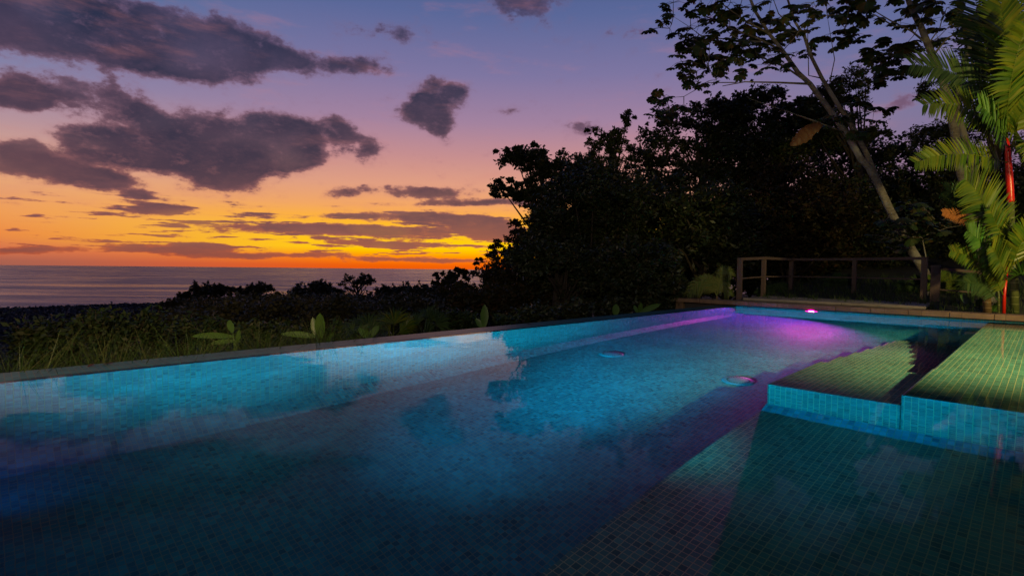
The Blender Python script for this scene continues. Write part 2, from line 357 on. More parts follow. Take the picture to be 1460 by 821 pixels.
DEAD = leaf_mat('dead leaf', [(.1, .04, .016), (.07, .03, .014)])
def bark_fn(c1, c2):
    def fn(k, p):
        t = k.new('ShaderNodeTexCoord'); mp = k.new('ShaderNodeMapping'); k.l.new(t.outputs['Object'], mp.inputs[0]); mp.inputs['Scale'].default_value = (5, 5, 9)
        nn = k.noise(mp.outputs[0], 2.2, 8, .7); n2 = k.noise(t.outputs['Object'], 1.7, 3)
        c = k.mix(k.rng(nn, .35, .65), c1, c2); c = k.mix(k.rng(n2, .5, .62, 0, .7), c, (.35, .34, .3))
        k.put(p.inputs['Base Color'], c); p.inputs['Roughness'].default_value = .85; bump(k, p, nn, .7, .03)
    return fn
BARK = mat('pale mottled bark', bark_fn((.1, .085, .07), (.3, .27, .22)))
def bark2(k, p):
    t = k.new('ShaderNodeTexCoord'); nn = k.noise(t.outputs['Object'], 6, 5)
    k.put(p.inputs['Base Color'], k.mix(nn, (.03, .024, .018), (.09, .07, .05))); p.inputs['Roughness'].default_value = .9
BARKD = mat('dark bark', bark2)
def ring_fn(c1, c2, sc=7.):
    def fn(k, p):
        t = k.new('ShaderNodeTexCoord'); s = k.new('ShaderNodeSeparateXYZ'); k.l.new(t.outputs['Object'], s.inputs[0])
        w_ = k.math('FRACT', k.math('MULTIPLY', s.outputs[2], sc)); r_ = k.rng(w_, 0, .12, 1, 0)
        nn = k.noise(t.outputs['Object'], 9, 4)
        k.put(p.inputs['Base Color'], k.mix(r_, k.mix(nn, c1, c2), tuple(min(1, x*2.2+.08) for x in c2))); p.inputs['Roughness'].default_value = .5
    return fn
STEM = mat('green ringed palm stem', ring_fn((.06, .09, .02), (.12, .13, .035)))
STEMB = mat('brown ringed palm stem', ring_fn((.12, .08, .035), (.2, .13, .06), 9))
REDS = mat('sealing wax red crownshaft', lambda k, p: (k.put(p.inputs['Base Color'], k.mix(k.noise(None, 8, 3), (.75, .02, .008), (.5, .02, .008))), p.inputs['Roughness'].__setattr__('default_value', .3)))
def flat(name, c, r=.6, **e):
    def fn(k, p):
        nn = k.noise(None, 12, 4); k.put(p.inputs['Base Color'], k.mix(nn, tuple(x*.75 for x in c), c)); p.inputs['Roughness'].default_value = r
        if 'emit' in e: p.inputs['Emission Color'].default_value = (*e['emit'], 1); p.inputs['Emission Strength'].default_value = e['es']
    return mat(name, fn)
WHITEP = flat('aged pool plastic', (.07, .15, .16), .4)
GLARE = flat('red pink glare ring', (.8, .05, .2), .2, emit=(1., .0, .2), es=12.)  # emissive ring imitating the glare around the lamp
LENS = flat('lit magenta lens', (.8, .1, .3), .2, emit=(1., .1, .36), es=90.)
ROCKM = mat('pale garden rock', stone_fn((.5, .48, .44), (.36, .34, .31), 4, 50))

# pool water
def water_fn(k, p):
    t = k.new('ShaderNodeTexCoord')
    mp = k.new('ShaderNodeMapping'); k.l.new(t.outputs['Object'], mp.inputs[0]); mp.inputs['Rotation'].default_value = (0, 0, math.radians(-45)); mp.inputs['Scale'].default_value = (1., 1.7, 1)
    a = k.noise(mp.outputs[0], 1.6, 2, .5); b = k.noise(mp.outputs[0], 11., 3, .55)
    h = k.math('ADD', k.math('MULTIPLY', a, .8), k.math('MULTIPLY', b, .07))
    bp = k.new('ShaderNodeBump'); bp.inputs['Strength'].default_value = 1; bp.inputs['Distance'].default_value = .0016; k.l.new(h, bp.inputs['Height'])
    rf = k.new('ShaderNodeBsdfRefraction'); rf.inputs['IOR'].default_value = 1.333; rf.inputs['Roughness'].default_value = 0; rf.inputs['Color'].default_value = (.66, .95, 1, 1)
    gl = k.new('ShaderNodeBsdfGlossy'); gl.inputs['Roughness'].default_value = .012; gl.inputs['Color'].default_value = (.95, .95, .95, 1)
    fr = k.new('ShaderNodeFresnel'); fr.inputs['IOR'].default_value = 1.26
    for q in (rf, gl, fr): k.l.new(bp.outputs[0], q.inputs['Normal'])
    mx = k.new('ShaderNodeMixShader'); k.l.new(k.math('MULTIPLY', k.math('POWER', fr.outputs[0], 1.6), .95), mx.inputs[0]); k.l.new(rf.outputs[0], mx.inputs[1]); k.l.new(gl.outputs[0], mx.inputs[2])
    out = [q for q in k.n if q.bl_idname == 'ShaderNodeOutputMaterial'][0]; k.l.new(mx.outputs[0], out.inputs[0])
WATER = mat('pool water', water_fn)
def sea_fn(k, p):
    t = k.new('ShaderNodeTexCoord')
    mp = k.new('ShaderNodeMapping'); k.l.new(t.outputs['Object'], mp.inputs[0])
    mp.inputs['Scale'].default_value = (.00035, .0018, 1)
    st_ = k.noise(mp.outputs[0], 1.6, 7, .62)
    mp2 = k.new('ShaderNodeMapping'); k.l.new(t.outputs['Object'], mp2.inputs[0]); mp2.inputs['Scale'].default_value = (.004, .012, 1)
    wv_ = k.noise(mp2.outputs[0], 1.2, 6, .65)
    k.put(p.inputs['Base Color'], k.mix(k.rng(st_, .42, .6), (.34, .23, .26), (.6, .4, .36)))  # pink base and streaks stand in for the reflected dusk sky
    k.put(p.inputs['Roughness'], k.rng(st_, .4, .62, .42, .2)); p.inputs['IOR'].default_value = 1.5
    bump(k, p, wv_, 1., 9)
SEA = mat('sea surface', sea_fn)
def ground_fn(k, p):
    t = k.new('ShaderNodeTexCoord'); nn = k.noise(t.outputs['Object'], .8, 8, .65); n2 = k.noise(t.outputs['Object'], .06, 5)
    c = k.mix(nn, (.018, .022, .01), (.05, .045, .022)); c = k.mix(k.rng(n2, .4, .6), c, (.02, .03, .012))
    k.put(p.inputs['Base Color'], c); p.inputs['Roughness'].default_value = 1; bump(k, p, nn, .8, .15)
GROUND = mat('soil and low cover', ground_fn)

# ------------------------------------------------------------------ ground, sea
UMIN, VMAX = -13.75, 5.9
def ground_z(u, v):
    t = np.maximum(0, -v-.5)
    near = np.where(u < .3, -.62, np.where(v < 0, -.15-.35*np.clip(-v/1.5, 0, 1), -.02))
    near = np.where((v > VMAX) | (u < UMIN-.3), .05, near)
    down = .27*t+.02*np.minimum(t, 40)
    z = near-down
    # a low rise carries the trees right of the sunset
    z = z+np.where(u > 0, .10*np.minimum(u, 25)*np.clip((v+14)/10, 0, 1), 0)
    z = np.maximum(z, -146+1.5*np.sin(u*.01)*np.cos(v*.013))
    shore = np.hypot(u, v)
    z = np.where(-v > 2280, -160, z)
    return z
def axis(vals_fixed, lo, hi, step=.5, far=3000, grow=1.18):
    a = list(np.arange(lo, hi+1e-6, step)); x = hi; s = step
    while x < far: s *= grow; x += s; a.append(x)
    x = lo; s = step
    while x > -far: s *= grow; x -= s; a.append(x)
    a = sorted(set([round(q, 4) for q in a]+vals_fixed))
    out = [a[0]]
    for q in a[1:]:
        if q-out[-1] > .12 or q in vals_fixed:
            if q-out[-1] <= .12 and out[-1] not in vals_fixed: out.pop()
            out.append(q)
    return np.array(out)
au = axis([UMIN-.28, .06], -22, 22); av = axis([-.48, VMAX+.28], -22, 16)
UU, VV = np.meshgrid(au, av, indexing='ij')
ZZ = ground_z(UU, VV)
hl = np.hypot(UU, VV)
rough = (RNG.random(ZZ.shape)-.5)*np.where(hl > 30, np.minimum(hl*.02, 2.5), .1)
ZZ = ZZ+np.where(ZZ > -150, rough, 0)*np.where((UU > -14.2) & (UU < 6) & (VV > -.9) & (VV < 6.5), .2, 1)
nu, nv = UU.shape
XY = C0[None, None, :]+UU[..., None]*D1+VV[..., None]*D2
verts = np.concatenate([XY, ZZ[..., None]], -1).reshape(-1, 3)
faces = []
for i in range(nu-1):
    um = (au[i]+au[i+1])/2
    for j in range(nv-1):
        vm = (av[j]+av[j+1])/2
        if UMIN-.28 < um < .06 and -.48 < vm < VMAX+.28: continue
        a = i*nv+j; faces.append((a, a+1, a+nv+1, a+nv))
me = bpy.data.meshes.new('ground'); me.from_pydata(verts.tolist(), [], faces); me.update()
me.polygons.foreach_set('use_smooth', [True]*len(me.polygons))
g = link('ground', me, GROUND, kind='structure')
# sea: a wide disc ending where the horizon lies
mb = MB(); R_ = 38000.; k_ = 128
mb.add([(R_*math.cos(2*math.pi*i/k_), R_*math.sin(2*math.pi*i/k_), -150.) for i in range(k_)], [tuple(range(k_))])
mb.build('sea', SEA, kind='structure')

# ------------------------------------------------------------------ the pool
pool = empty('swimming_pool', W(0, 0, 0), math.pi/2-ANG, label='large infinity pool lined with small teal mosaic tiles, lit from below the water', cat='swimming pool')
def L(u, v, z): return (u, -v, z)        # pool-local coordinates
def pbox(m, a, b): m.box(L(*a), L(*b))
FL = -2.1
m = MB(); pbox(m, (UMIN, 0, FL-.15), (0, VMAX, FL)); fl_o = m.build('pool_floor', TILE, pool, uv=True)
m = MB()
m.add([L(u, v, z) for u in (UMIN-.28, .0) for v, z in ((0, FL-.15), (0, -.006), (-.13, .003), (-.5, .001), (-.5, FL-.15))],
      [(0, 1, 6, 5), (1, 2, 7, 6), (2, 3, 8, 7), (3, 4, 9, 8), (4, 3, 2, 1, 0), (5, 6, 7, 8, 9)])
inf = m.build('infinity_wall', TILE, pool, uv=True)
m = MB()                                   # sloped cove between wall and floor
c = .24
m.add([L(UMIN, .001, FL+.2), L(0, .001, FL+.2), L(0, c, FL+.001), L(UMIN, c, FL+.001)], [(0, 3, 2, 1)])
m.build('cove', TILE, pool, uv=True)
m = MB(); pbox(m, (.0, 0, FL-.15), (.3, VMAX+.28, .028)); ew = m.build('end_wall', TILE, pool, uv=True)
m = MB(); pbox(m, (UMIN-.28, VMAX, FL-.15), (-.001, VMAX+.28, .028)); m.build('side_wall', TILE, pool, uv=True)
m = MB(); pbox(m, (UMIN-.28, 0.001, FL-.15), (UMIN, VMAX-.001, .028)); m.build('side_wall', TILE, pool, uv=True)
m = MB(); pbox(m, (UMIN+.001, 3.76, FL+.001), (-8.5, VMAX-.001, -1.2)); ledge = m.build('raised_floor', TILE2, pool, uv=True)
m = MB()
m.add([L(-8.503, 3.76, -1.09), L(-8.503, VMAX-.002, -1.09), L(-8.62, VMAX-.002, -1.199), L(-8.62, 3.76, -1.199)], [(0, 1, 2, 3)])
m.build('cove', TILE, pool, uv=True)
steps = [(-8.499, -6.95, -.45), (-6.95, -6.18, -.67), (-6.18, -5.46, -.88), (-5.46, -4.78, -1.1), (-4.78, -4.1, -1.32), (-4.1, -3.45, -1.54), (-3.45, -2.8, -1.78)]
for a, b, z in steps:
    m = MB(); pbox(m, (a, 3.762, FL+.002), (b-.0015, 4.72, z)); m.build('step', TILE2, pool, uv=True, bevel=.012)
m = MB(); pbox(m, (-8.5, 4.721, FL+.002), (-6.95, VMAX-.002, -.1)); m.build('entry_shelf', TILE2, pool, uv=True, bevel=.014)
m = MB(); pbox(m, (-6.948, 4.724, FL+.002), (-.002, VMAX-.002, -.17)); m.build('sun_shelf', TILE2, pool, uv=True, bevel=.014)
# floor drains
for (u, v) in [(-6.76, .93), (-6.88, 2.86)]:
    m = MB(); m.smooth = True
    segs = 32; prof = [(.19, 0), (.185, .012), (.16, .022), (.06, .034), (0.001, .036)]
    vs = [(u+r_*math.cos(2*math.pi*i/segs), -v+r_*math.sin(2*math.pi*i/segs), FL+.001+h) for r_, h in prof for i in range(segs)]
    fs = [(a*segs+i, a*segs+(i+1) % segs, (a+1)*segs+(i+1) % segs, (a+1)*segs+i) for a in range(len(prof)-1) for i in range(segs)]
    m.add(vs, fs); d = m.build('floor_drain', WHITEP, pool)
    m = MB()
    for i in range(24):
        q = 2*math.pi*i/24; x = u+.125*math.cos(q); y = -v+.125*math.sin(q)
        m.box((x-.008, y-.008, FL+.026), (x+.008, y+.008, FL+.034))
    m.build('grate', BARKD, d)
# pool lamps as fittings
def fitting(u, v, z, du, dv, lens):
    m = MB(); m.smooth = True
    ax = np.array([du, -dv, 0.]); p0 = np.array(L(u, v, z))
    m.tube([p0, p0+ax*.03, p0+ax*.034], [.085, .085, .06], 24)
    h = m.build('pool_light', WHITEP, pool)
    m = MB(); m.tube([p0+ax*.034, p0+ax*.05], [.13, .12], 24); le = m.build('lens', GLARE, h)  # glare ring, added wider than the housing
    m = MB(); m.tube([p0+ax*.05, p0+ax*.06], [.07, .05], 20); m.build('bulb', lens, h)
fitting(-.001, 1.72, -.105, -1, 0, LENS)
# water: one sheet, running over the infinity wall
m = MB(); k1, k2 = 28, 14
us = np.linspace(UMIN+.001, .001, k1); vs_ = np.linspace(-.085, VMAX-.001, k2)
m.add([tuple(W(a, b, 0)) for a in us for b in vs_], [(i*k2+j, i*k2+j+1, (i+1)*k2+j+1, (i+1)*k2+j) for i in range(k1-1) for j in range(k2-1)])
# face up
m.Fc = [tuple(reversed(f)) if np.cross(np.array(m.V[f[1]])-np.array(m.V[f[0]]), np.array(m.V[f[2]])-np.array(m.V[f[0]]))[2] < 0 else f for f in m.Fc]
m.smooth = True
wat = m.build('pool_water', WATER, kind='structure')
try: wat.cycles.is_caustics_caster = True
except Exception: pass
for o in pool.children:
    try: o.cycles.is_caustics_receiver = True
    except Exception: pass

# coping of the far end, with the short return beyond the infinity wall
cop = empty('stone_coping', W(0, 0, 0), math.pi/2-ANG, label='long low sandstone kerb along the far end of the pool', cat='kerb')
m = MB()
edges = [-1.68, -.95, -.3, .32, .98, 1.6, 2.2, 2.85, 3.5, 4.15, 4.8, 5.4, 6.0, 6.7]
for a, b in zip(edges[:-1], edges[1:]):
    dz = random.uniform(-.004, .004); pbox(m, (-.035+random.uniform(-.006, .006), a+.003, .034), (.40, b-.003, .135+dz))
m.build('slab', STONE, cop, uv=True, bevel=.012)
m = MB(); pbox(m, (.02, -1.66, -.8), (.38, -1.45, .031)); m.build('pier', STONE, cop, uv=True, bevel=.01)
m = MB(); pbox(m, (.14, -1.44, -.8), (.36, -.02, .03)); m.build('base_wall', flat('dark recess wall', (.09, .085, .08)), cop)  # back of the notch, recess darkness put into its colour
# terrace round the camera side, outside the frame but under the photographer
ter = MB()
for a, b in (((UMIN-3.2, -.5, -.9), (UMIN-.001, VMAX+3.5, .13)), ((UMIN, VMAX+.001, -.2), (-.04, VMAX+3.5, .13))):
    a2, b2 = W(*a), W(*b); 
    pts = [W(a[0], a[1], 0), W(b[0], a[1], 0), W(b[0], b[1], 0), W(a[0], b[1], 0)]
    ter.prism([(p[0], p[1]) for p in pts], .03 if a[2] > -.5 else -.9, .13)
ter.build('terrace', STONE, uv=True, kind='structure')

# ------------------------------------------------------------------ timber deck and rails
DZ = .2
deck = empty('timber_deck', W(.4, 0, 0), math.pi/2-ANG, label='low weathered timber platform behind the far pool kerb', cat='deck')
def DL(u, v, z): return (u-.4, -v, z)
poly = [(.42, 0.0), (3.8, 0.0), (3.72, 1.0), (3.55, 1.9), (3.2, 2.8), (2.8, 3.55), (.42, 3.72)]
m = MB(); m.prism([DL(u, v, 0)[:2] for u, v in poly], DZ-.05, DZ); m.build('boards', DECK, deck, uv=True)
m = MB(); m.prism([DL(u*.985+.02, v*.985+.02, 0)[:2] for u, v in poly], -.3, DZ-.052); m.build('fascia', DECK, deck, uv=True)
def rail_thing(name, label, posts, spans, base, h, group=None, rails=((1.0, .035), (.52, .017)), pw=.05):
    o = empty(name, base, 0, label=label, cat='railing', group=group)
    for (p, w_) in posts:
        m = MB(); q = Matrix.Rotation(math.pi/2-ANG, 3, 'Z')
        vs = []
        for z in (0, h(p)):
            for sx, sy in ((-1, -1), (1, -1), (1, 1), (-1, 1)):
                d = q@Vector((sx*w_, sy*w_, 0)); vs.append((p[0]+d[0], p[1]+d[1], p[2]+z))
        m.add(vs, [(3, 2, 1, 0), (4, 5, 6, 7), (0, 1, 5, 4), (1, 2, 6, 5), (2, 3, 7, 6), (3, 0, 4, 7)])
        m.build('post', RAILM, o, local=base, bevel=.005)
    for (a, b) in spans:
        for fr_, th in rails:
            m = MB(); A_ = np.array(a[0])+[0, 0, h(a[0])*fr_-(0 if fr_ < 1 else -.004)]; B_ = np.array(b[0])+[0, 0, h(b[0])*fr_-(0 if fr_ < 1 else -.004)]
            d = B_-A_; d[2] = 0; d /= np.linalg.norm(d); s_ = np.array([-d[1], d[0], 0]); zt = np.array([0, 0, 1.])
            w1 = th*1.5 if fr_ == 1 else th; A_ = A_-d*(.05 if fr_ == 1 else 0); B_ = B_+d*(.05 if fr_ == 1 else 0)
            vs = [P_+s_*w1*i+zt*th*j for P_ in (A_, B_) for i, j in ((-1, -1), (1, -1), (1, 1), (-1, 1))]
            m.add(vs, [(3, 2, 1, 0), (4, 5, 6, 7), (0, 1, 5, 4), (1, 2, 6, 5), (2, 3, 7, 6), (3, 0, 4, 7)])
            m.build('top_rail' if fr_ == 1 else 'mid_rail', RAILM, o, local=base)
    return o
P1 = (tuple(W(.47, -.12, DZ-.05)), .055); P2 = (tuple(W(1.7, .03, DZ)), .05); P3 = (tuple(W(3.68, .1, DZ)), .05)
P4 = (tuple(W(3.5, 1.76, DZ)), .05); P5 = (tuple(W(2.72, 3.38, DZ)), .06); P5b = (tuple(W(2.55, 3.62, DZ-.2)), .085)
rail_thing('timber_railing', 'dark timber railing with five posts around the deck behind the red pool lamp', [P1, P2, P3, P4, P5], [(P1, P2), (P2, P3), (P3, P4), (P4, P5)], P1[0], lambda p: 1.04)
P6 = (tuple(at(1403, 446, 12.0)), .05)
P6 = ((P6[0][0], P6[0][1], -.02), .05)
rail_thing('timber_railing', 'lower dark timber railing between the deck corner and the red palm', [P5b, P6], [(P5b, P6)], P5b[0], lambda p: 1.0 if p is P6[0] else 1.08, rails=((1.0-.07, .03), (.47, .017)))

# ------------------------------------------------------------------ foliage builders
def unit(v): return v/(np.linalg.norm(v, axis=-1, keepdims=True)+1e-9)
def leaves(cent, size, asp=.42, droop=.25):
    """rhombic leaves, folded a little, at the given centres"""
    k = len(cent); d = RNG.normal(size=(k, 3)); d[:, 2] = d[:, 2]*.55-droop; d = unit(d)
    s = unit(np.cross(d, RNG.normal(size=(k, 3))+np.array([0, 0, 1.2])))
    L_ = (size*RNG.uniform(.65, 1.35, k))[:, None]; Wd = L_*asp; cent = np.asarray(cent)
    up_ = np.cross(s, d)
    return np.stack([cent-d*L_*.5, cent+s*Wd*.5+d*L_*.04+up_*Wd*.12, cent+d*L_*.5, cent-s*Wd*.5+d*L_*.04+up_*Wd*.12], 1)
def clump_points(c, r, k, flatn=.6, shell=.35):
    p = RNG.normal(size=(k, 3))*.52*r
    p[:, 2] *= flatn; return p+c
def make_tree(name, label, crown, base, n_clump, per, leaf, matl, group=None, trunk_r=.16, cat='tree', clump_r=.2, lobes=None, asp=.42, bark=None, gaps=.0, kind=None):
    """crown: list of (centre, (rx, ry, rz)) ellipsoids; trunk from base into the crown, limbs to the clumps"""
    base = np.array(base, float); o = empty(name, tuple(base), 0, label=label, cat=cat, group=group)
    cl = []
    wts = np.array([r[0]*r[2] for _, r in crown]); wts = wts/wts.sum()
    for i in range(n_clump):
        c, r = crown[RNG.choice(len(crown), p=wts)]
        d = unit(RNG.normal(size=3)); d *= (RNG.random()**.42)*1.0
        cl.append((np.array(c)+d*np.array(r), np.mean(r)*clump_r*RNG.uniform(.7, 1.45)))
    pts = []
    for c, r in cl:
        kk = int(per*RNG.uniform(.6, 1.3)); p = clump_points(c, r, kk, .62); pts.append(p)
        # sprigs that break the outline
        for _ in range(3):
            d = unit(RNG.normal(size=3)+np.array([0, 0, .4])); t = RNG.random((max(kk//10, 3), 1)); pts.append(c+d*r*(.8+t*.9)+RNG.normal(size=(len(t), 3))*r*.1)
    pts = np.concatenate(pts)-base
    me_ = quads_mesh(name+' crown', leaves(pts, leaf, asp)); link('crown', me_, matl, o)
    m = MB(); top = np.mean([np.array(c) for c, r in crown], 0); m.smooth = True
    zc = np.array([0, 0, 1.])
    hub = base+(top-base)*.62+np.array([RNG.normal()*.2, RNG.normal()*.2, 0])
    m.tube([base-zc*.3, base+(hub-base)*.35+RNG.normal(size=3)*.08, base+(hub-base)*.7+RNG.normal(size=3)*.1, hub, top], [trunk_r*1.2, trunk_r, trunk_r*.8, trunk_r*.65, trunk_r*.3], 8)
    for c, r in cl[:min(len(cl), 22)]:
        s0 = base+(top-base)*RNG.uniform(.4, .9); mid = (s0+c)/2+np.array([0, 0, .1*np.linalg.norm(c-s0)])*RNG.uniform(-.5, 1)
        m.tube([s0, mid, c], [trunk_r*.34, trunk_r*.2, trunk_r*.07], 5)
    m.build('trunk', bark or BARKD, o, local=tuple(base))
    return o
def ell(px, py, Y, rx, ry, ry_=None):
    s = Y/F; return (at(px, py, Y), (rx*s, (ry_ or (rx+ry)/2)*s, ry*s))

# the dark wood right of the sunset (crown centres measured as directions and distances)
FT = [
 ('spreading evergreen tree with leafy branches reaching left over the sunset', [ell(752, 226, 21, 40, 20), ell(725, 220, 21, 22, 14), ell(800, 250, 21, 50, 34), ell(728, 268, 21, 34, 14), ell(705, 280, 21, 14, 7), ell(775, 280, 21, 40, 20)], (830, 440), 150, 120, .17, LEAF, .11),
 ('bushy tree with ragged outline, its leaves coloured reddish for the sunset glow', [ell(735, 340, 23, 30, 24), ell(712, 362, 23, 22, 14), ell(762, 352, 23, 30, 36), ell(745, 312, 23, 14, 7), ell(680, 374, 23, 10, 6)], (745, 440), 62, 120, .17, LEAF_W, .12),
 ('tall thin-topped tree poking above the wood left of the cecropia', [ell(855, 215, 22, 30, 30), ell(838, 195, 22, 12, 14), ell(880, 200, 22, 26, 20), ell(895, 172, 22, 12, 22), ell(905, 235, 22, 40, 30), ell(846, 250, 22, 50, 30)], (868, 440), 95, 120, .17, LEAF, .12),
 ('dense round tree in the middle of the dark wood', [ell(850, 300, 18, 85, 55), ell(800, 330, 18, 55, 40)], (850, 445), 120, 190, .16, LEAF, .16),
 ('wide dark tree with glints of sky through its top', [ell(965, 215, 23, 55, 55), ell(1010, 165, 23, 50, 30), ell(955, 165, 23, 22, 18), ell(1040, 210, 23, 60, 55)], (985, 445), 115, 170, .18, LEAF, .16),
 ('broad crown under the cecropia branches, level with its leaning trunk', [ell(1090, 170, 24, 60, 36), ell(1140, 200, 24, 60, 45), ell(1060, 240, 24, 70, 45), ell(1160, 150, 24, 40, 24)], (1110, 440), 125, 170, .18, LEAF, .15),
 ('dark tree whose crown hangs low over the left deck post', [ell(970, 310, 19, 85, 65), ell(1040, 340, 19, 60, 55)], (985, 445), 130, 200, .16, LEAF, .16),
 ('dark tree standing behind the middle of the deck rail', [ell(1110, 310, 21, 85, 70), ell(1180, 330, 21, 60, 60)], (1120, 445), 130, 200, .17, LEAF, .16),
 ('small leaved tree right of the leaning cecropia trunk, against open sky', [ell(1215, 122, 23, 46, 22), ell(1240, 105, 23, 26, 14), ell(1180, 140, 23, 30, 20), ell(1240, 190, 23, 30, 12), ell(1190, 185, 23, 40, 26)], (1262, 445), 95, 110, .17, LEAF, .12),
 ('deep green tree filling the gap between the deck corner and the palms', [ell(1250, 320, 21, 80, 75), ell(1310, 280, 21, 60, 55), ell(1300, 225, 21, 40, 20)], (1260, 445), 135, 200, .17, LEAF, .16),
 ('feathery crowned tree behind the two pale trunks at right', [ell(1325, 205, 25, 40, 24), ell(1360, 190, 25, 50, 30), ell(1325, 145, 25, 20, 14), ell(1345, 130, 25, 30, 16), ell(1400, 240, 25, 60, 50)], (1370, 445), 110, 150, .18, LEAF, .15),
 ('tall dark tree behind the red palm at the right edge', [ell(1430, 130, 22, 55, 60), ell(1420, 60, 22, 50, 40), ell(1450, 290, 22, 70, 70), ell(1380, 330, 22, 60, 60)], (1430, 445), 150, 160, .17, LEAF, .15),
 ('low wide tree spilling down the slope under the sunset tree', [ell(690, 402, 19, 40, 22), ell(740, 400, 19, 55, 34), ell(650, 414, 19, 24, 12)], (720, 450), 80, 150, .14, LEAF_W, .13),
 ('leafy tree hanging down to the infinity edge in the middle of the wood', [ell(820, 390, 16, 65, 36), ell(770, 370, 16, 45, 30)], (815, 455), 90, 190, .13, LEAF, .15),
 ('dark rounded tree left of the small fern palm', [ell(910, 385, 15, 60, 40), ell(955, 405, 15, 30, 26)], (920, 450), 90, 190, .13, LEAF, .15),
]
FT += [
 ('dense understorey tree filling the gap left of the small fern palm', [ell(880, 340, 27, 90, 70), ell(960, 400, 27, 60, 40)], (900, 450), 120, 200, .22, LEAF, .15),
 ('dense understorey tree behind the left deck rail posts', [ell(1050, 390, 26, 75, 42), ell(1010, 330, 26, 60, 40)], (1050, 450), 110, 200, .22, LEAF, .15),
 ('dense understorey tree behind the centre deck rail post', [ell(1170, 390, 26, 75, 45)], (1170, 450), 90, 200, .22, LEAF, .15),
 ('dense understorey tree behind the foot of the leaning cecropia', [ell(1290, 385, 25, 75, 50)], (1300, 450), 90, 200, .22, LEAF, .15),
 ('dense understorey tree behind the lower railing and palms', [ell(1400, 390, 25, 75, 55)], (1400, 450), 90, 200, .22, LEAF, .15),
 ('large dark tree closing the wood behind the round middle tree', [ell(800, 390, 26, 80, 40), ell(745, 410, 26, 60, 26)], (800, 450), 100, 190, .22, LEAF, .15),
 ('big shaded tree far back between the two cecropias', [ell(1180, 240, 30, 110, 60), ell(1290, 330, 30, 90, 70), ell(1080, 330, 30, 90, 60)], (1180, 450), 150, 190, .26, LEAF, .15),
 ('wide bush-like tree on the slope right of the upright banana leaf', [ell(700, 428, 17, 60, 18), ell(760, 430, 17, 50, 20)], (720, 458), 70, 160, .13, LEAF_W, .15),
 ('low bush-like tree on the slope beneath the round middle tree', [ell(840, 425, 17, 60, 22), ell(900, 425, 17, 50, 20)], (850, 455), 70, 160, .13, LEAF, .15),
]
for i, (lab, cr, bp, nc, per, lf, ml, tr) in enumerate(FT):
    Y = cr[0][0][1]; b = at(bp[0], bp[1], Y); 
    airy = i in (0, 1, 2, 4, 8)
    make_tree('forest_tree', lab, cr, (b[0], b[1], b[2]-1.5), int(nc*(1.25 if airy else 1)), int(per*(.75 if airy else 1.1)), lf*(.85 if airy else RNG.uniform(.8, 1.15)), ml if i != 7 else LEAF_W, 'trees of the dark wood', trunk_r=.2, clump_r=.18 if airy else .24, asp=RNG.uniform(.32, .55))

# distant trees on the ridge below the horizon
DT = [
 ('airy tree with open crown standing clear against the sea', [ell(510, 402, 60, 27, 15), ell(498, 410, 60, 15, 10), ell(522, 400, 60, 16, 11)], 62, 34, .28, .6),
 ('domed dark tree left of the airy tree', [ell(448, 418, 75, 34, 14), ell(475, 424, 75, 22, 12)], 60, 160, .5, 1),
 ('dark twin-topped tree at the left end of the ridge', [ell(293, 416, 70, 22, 9), ell(318, 414, 70, 15, 8), ell(270, 424, 70, 16, 7)], 50, 150, .45, 1),
 ('small round tree on the ridge between the twin-topped tree and the dome', [ell(368, 413, 80, 20, 7), ell(345, 418, 80, 14, 7)], 40, 130, .5, 1),
 ('flat-topped tree on the ridge right of the airy tree', [ell(568, 418, 85, 32, 9), ell(590, 424, 85, 20, 8)], 50, 150, .55, 1),
 ('ragged tree touching the horizon left of the wood', [ell(636, 398, 42, 24, 12), ell(655, 392, 42, 18, 10), ell(620, 410, 42, 20, 10)], 60, 90, .26, .8),
 ('low dark tree just below the ragged horizon tree', [ell(610, 424, 40, 36, 14)], 40, 150, .3, 1),
 ('spreading low tree on the slope under the domed tree', [ell(420, 440, 50, 44, 15)], 50, 170, .36, 1),
 ('low dark tree on the slope left of the fan palms', [ell(370, 445, 42, 40, 15)], 50, 170, .32, 1),
 ('rounded tree on the slope beneath the twin-topped tree', [ell(312, 440, 46, 40, 14)], 50, 170, .34, 1),
 ('bushy tree on the slope above the fan palms', [ell(520, 442, 44, 44, 16)], 50, 170, .33, 1),
 ('broad dark tree on the slope above the right fan palm', [ell(590, 446, 34, 40, 18)], 50, 170, .27, 1),
 ('low tree at the left foot of the ridge behind the tall weeds', [ell(255, 440, 40, 30, 10)], 40, 150, .3, 1),
]
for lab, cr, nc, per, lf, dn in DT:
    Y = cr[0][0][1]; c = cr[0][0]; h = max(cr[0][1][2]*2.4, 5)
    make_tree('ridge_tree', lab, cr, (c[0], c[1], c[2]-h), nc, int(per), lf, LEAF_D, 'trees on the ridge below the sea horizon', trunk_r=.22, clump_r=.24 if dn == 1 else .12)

# hillside wood between the ridge trees and the pool, one unbroken mass
hp = []
for k in range(1500):
    t = RNG.random(); Y = 22+70*RNG.random()**1.3; x = RNG.uniform(235, 735)
    ytop = np.interp(x, [235, 280, 400, 500, 600, 735], [446, 424, 419, 420, 420, 420])
    y = ytop+8+RNG.random()*52*(1-(Y-22)/95)
    hp.append((at(x, y, Y), Y))
hv = []
for c, Y in hp:
    kk = 150; sz = .012*Y
    hv.append(c+RNG.normal(size=(kk, 3))*np.array([1, 1, .55])*sz)
hc = np.concatenate(hv); link('hillside_wood', quads_mesh('hillside wood', leaves(hc, .2, .6)), LEAF_D, label='dark unbroken tree canopy on the slope below the ridge trees', cat='wood', kind='stuff')

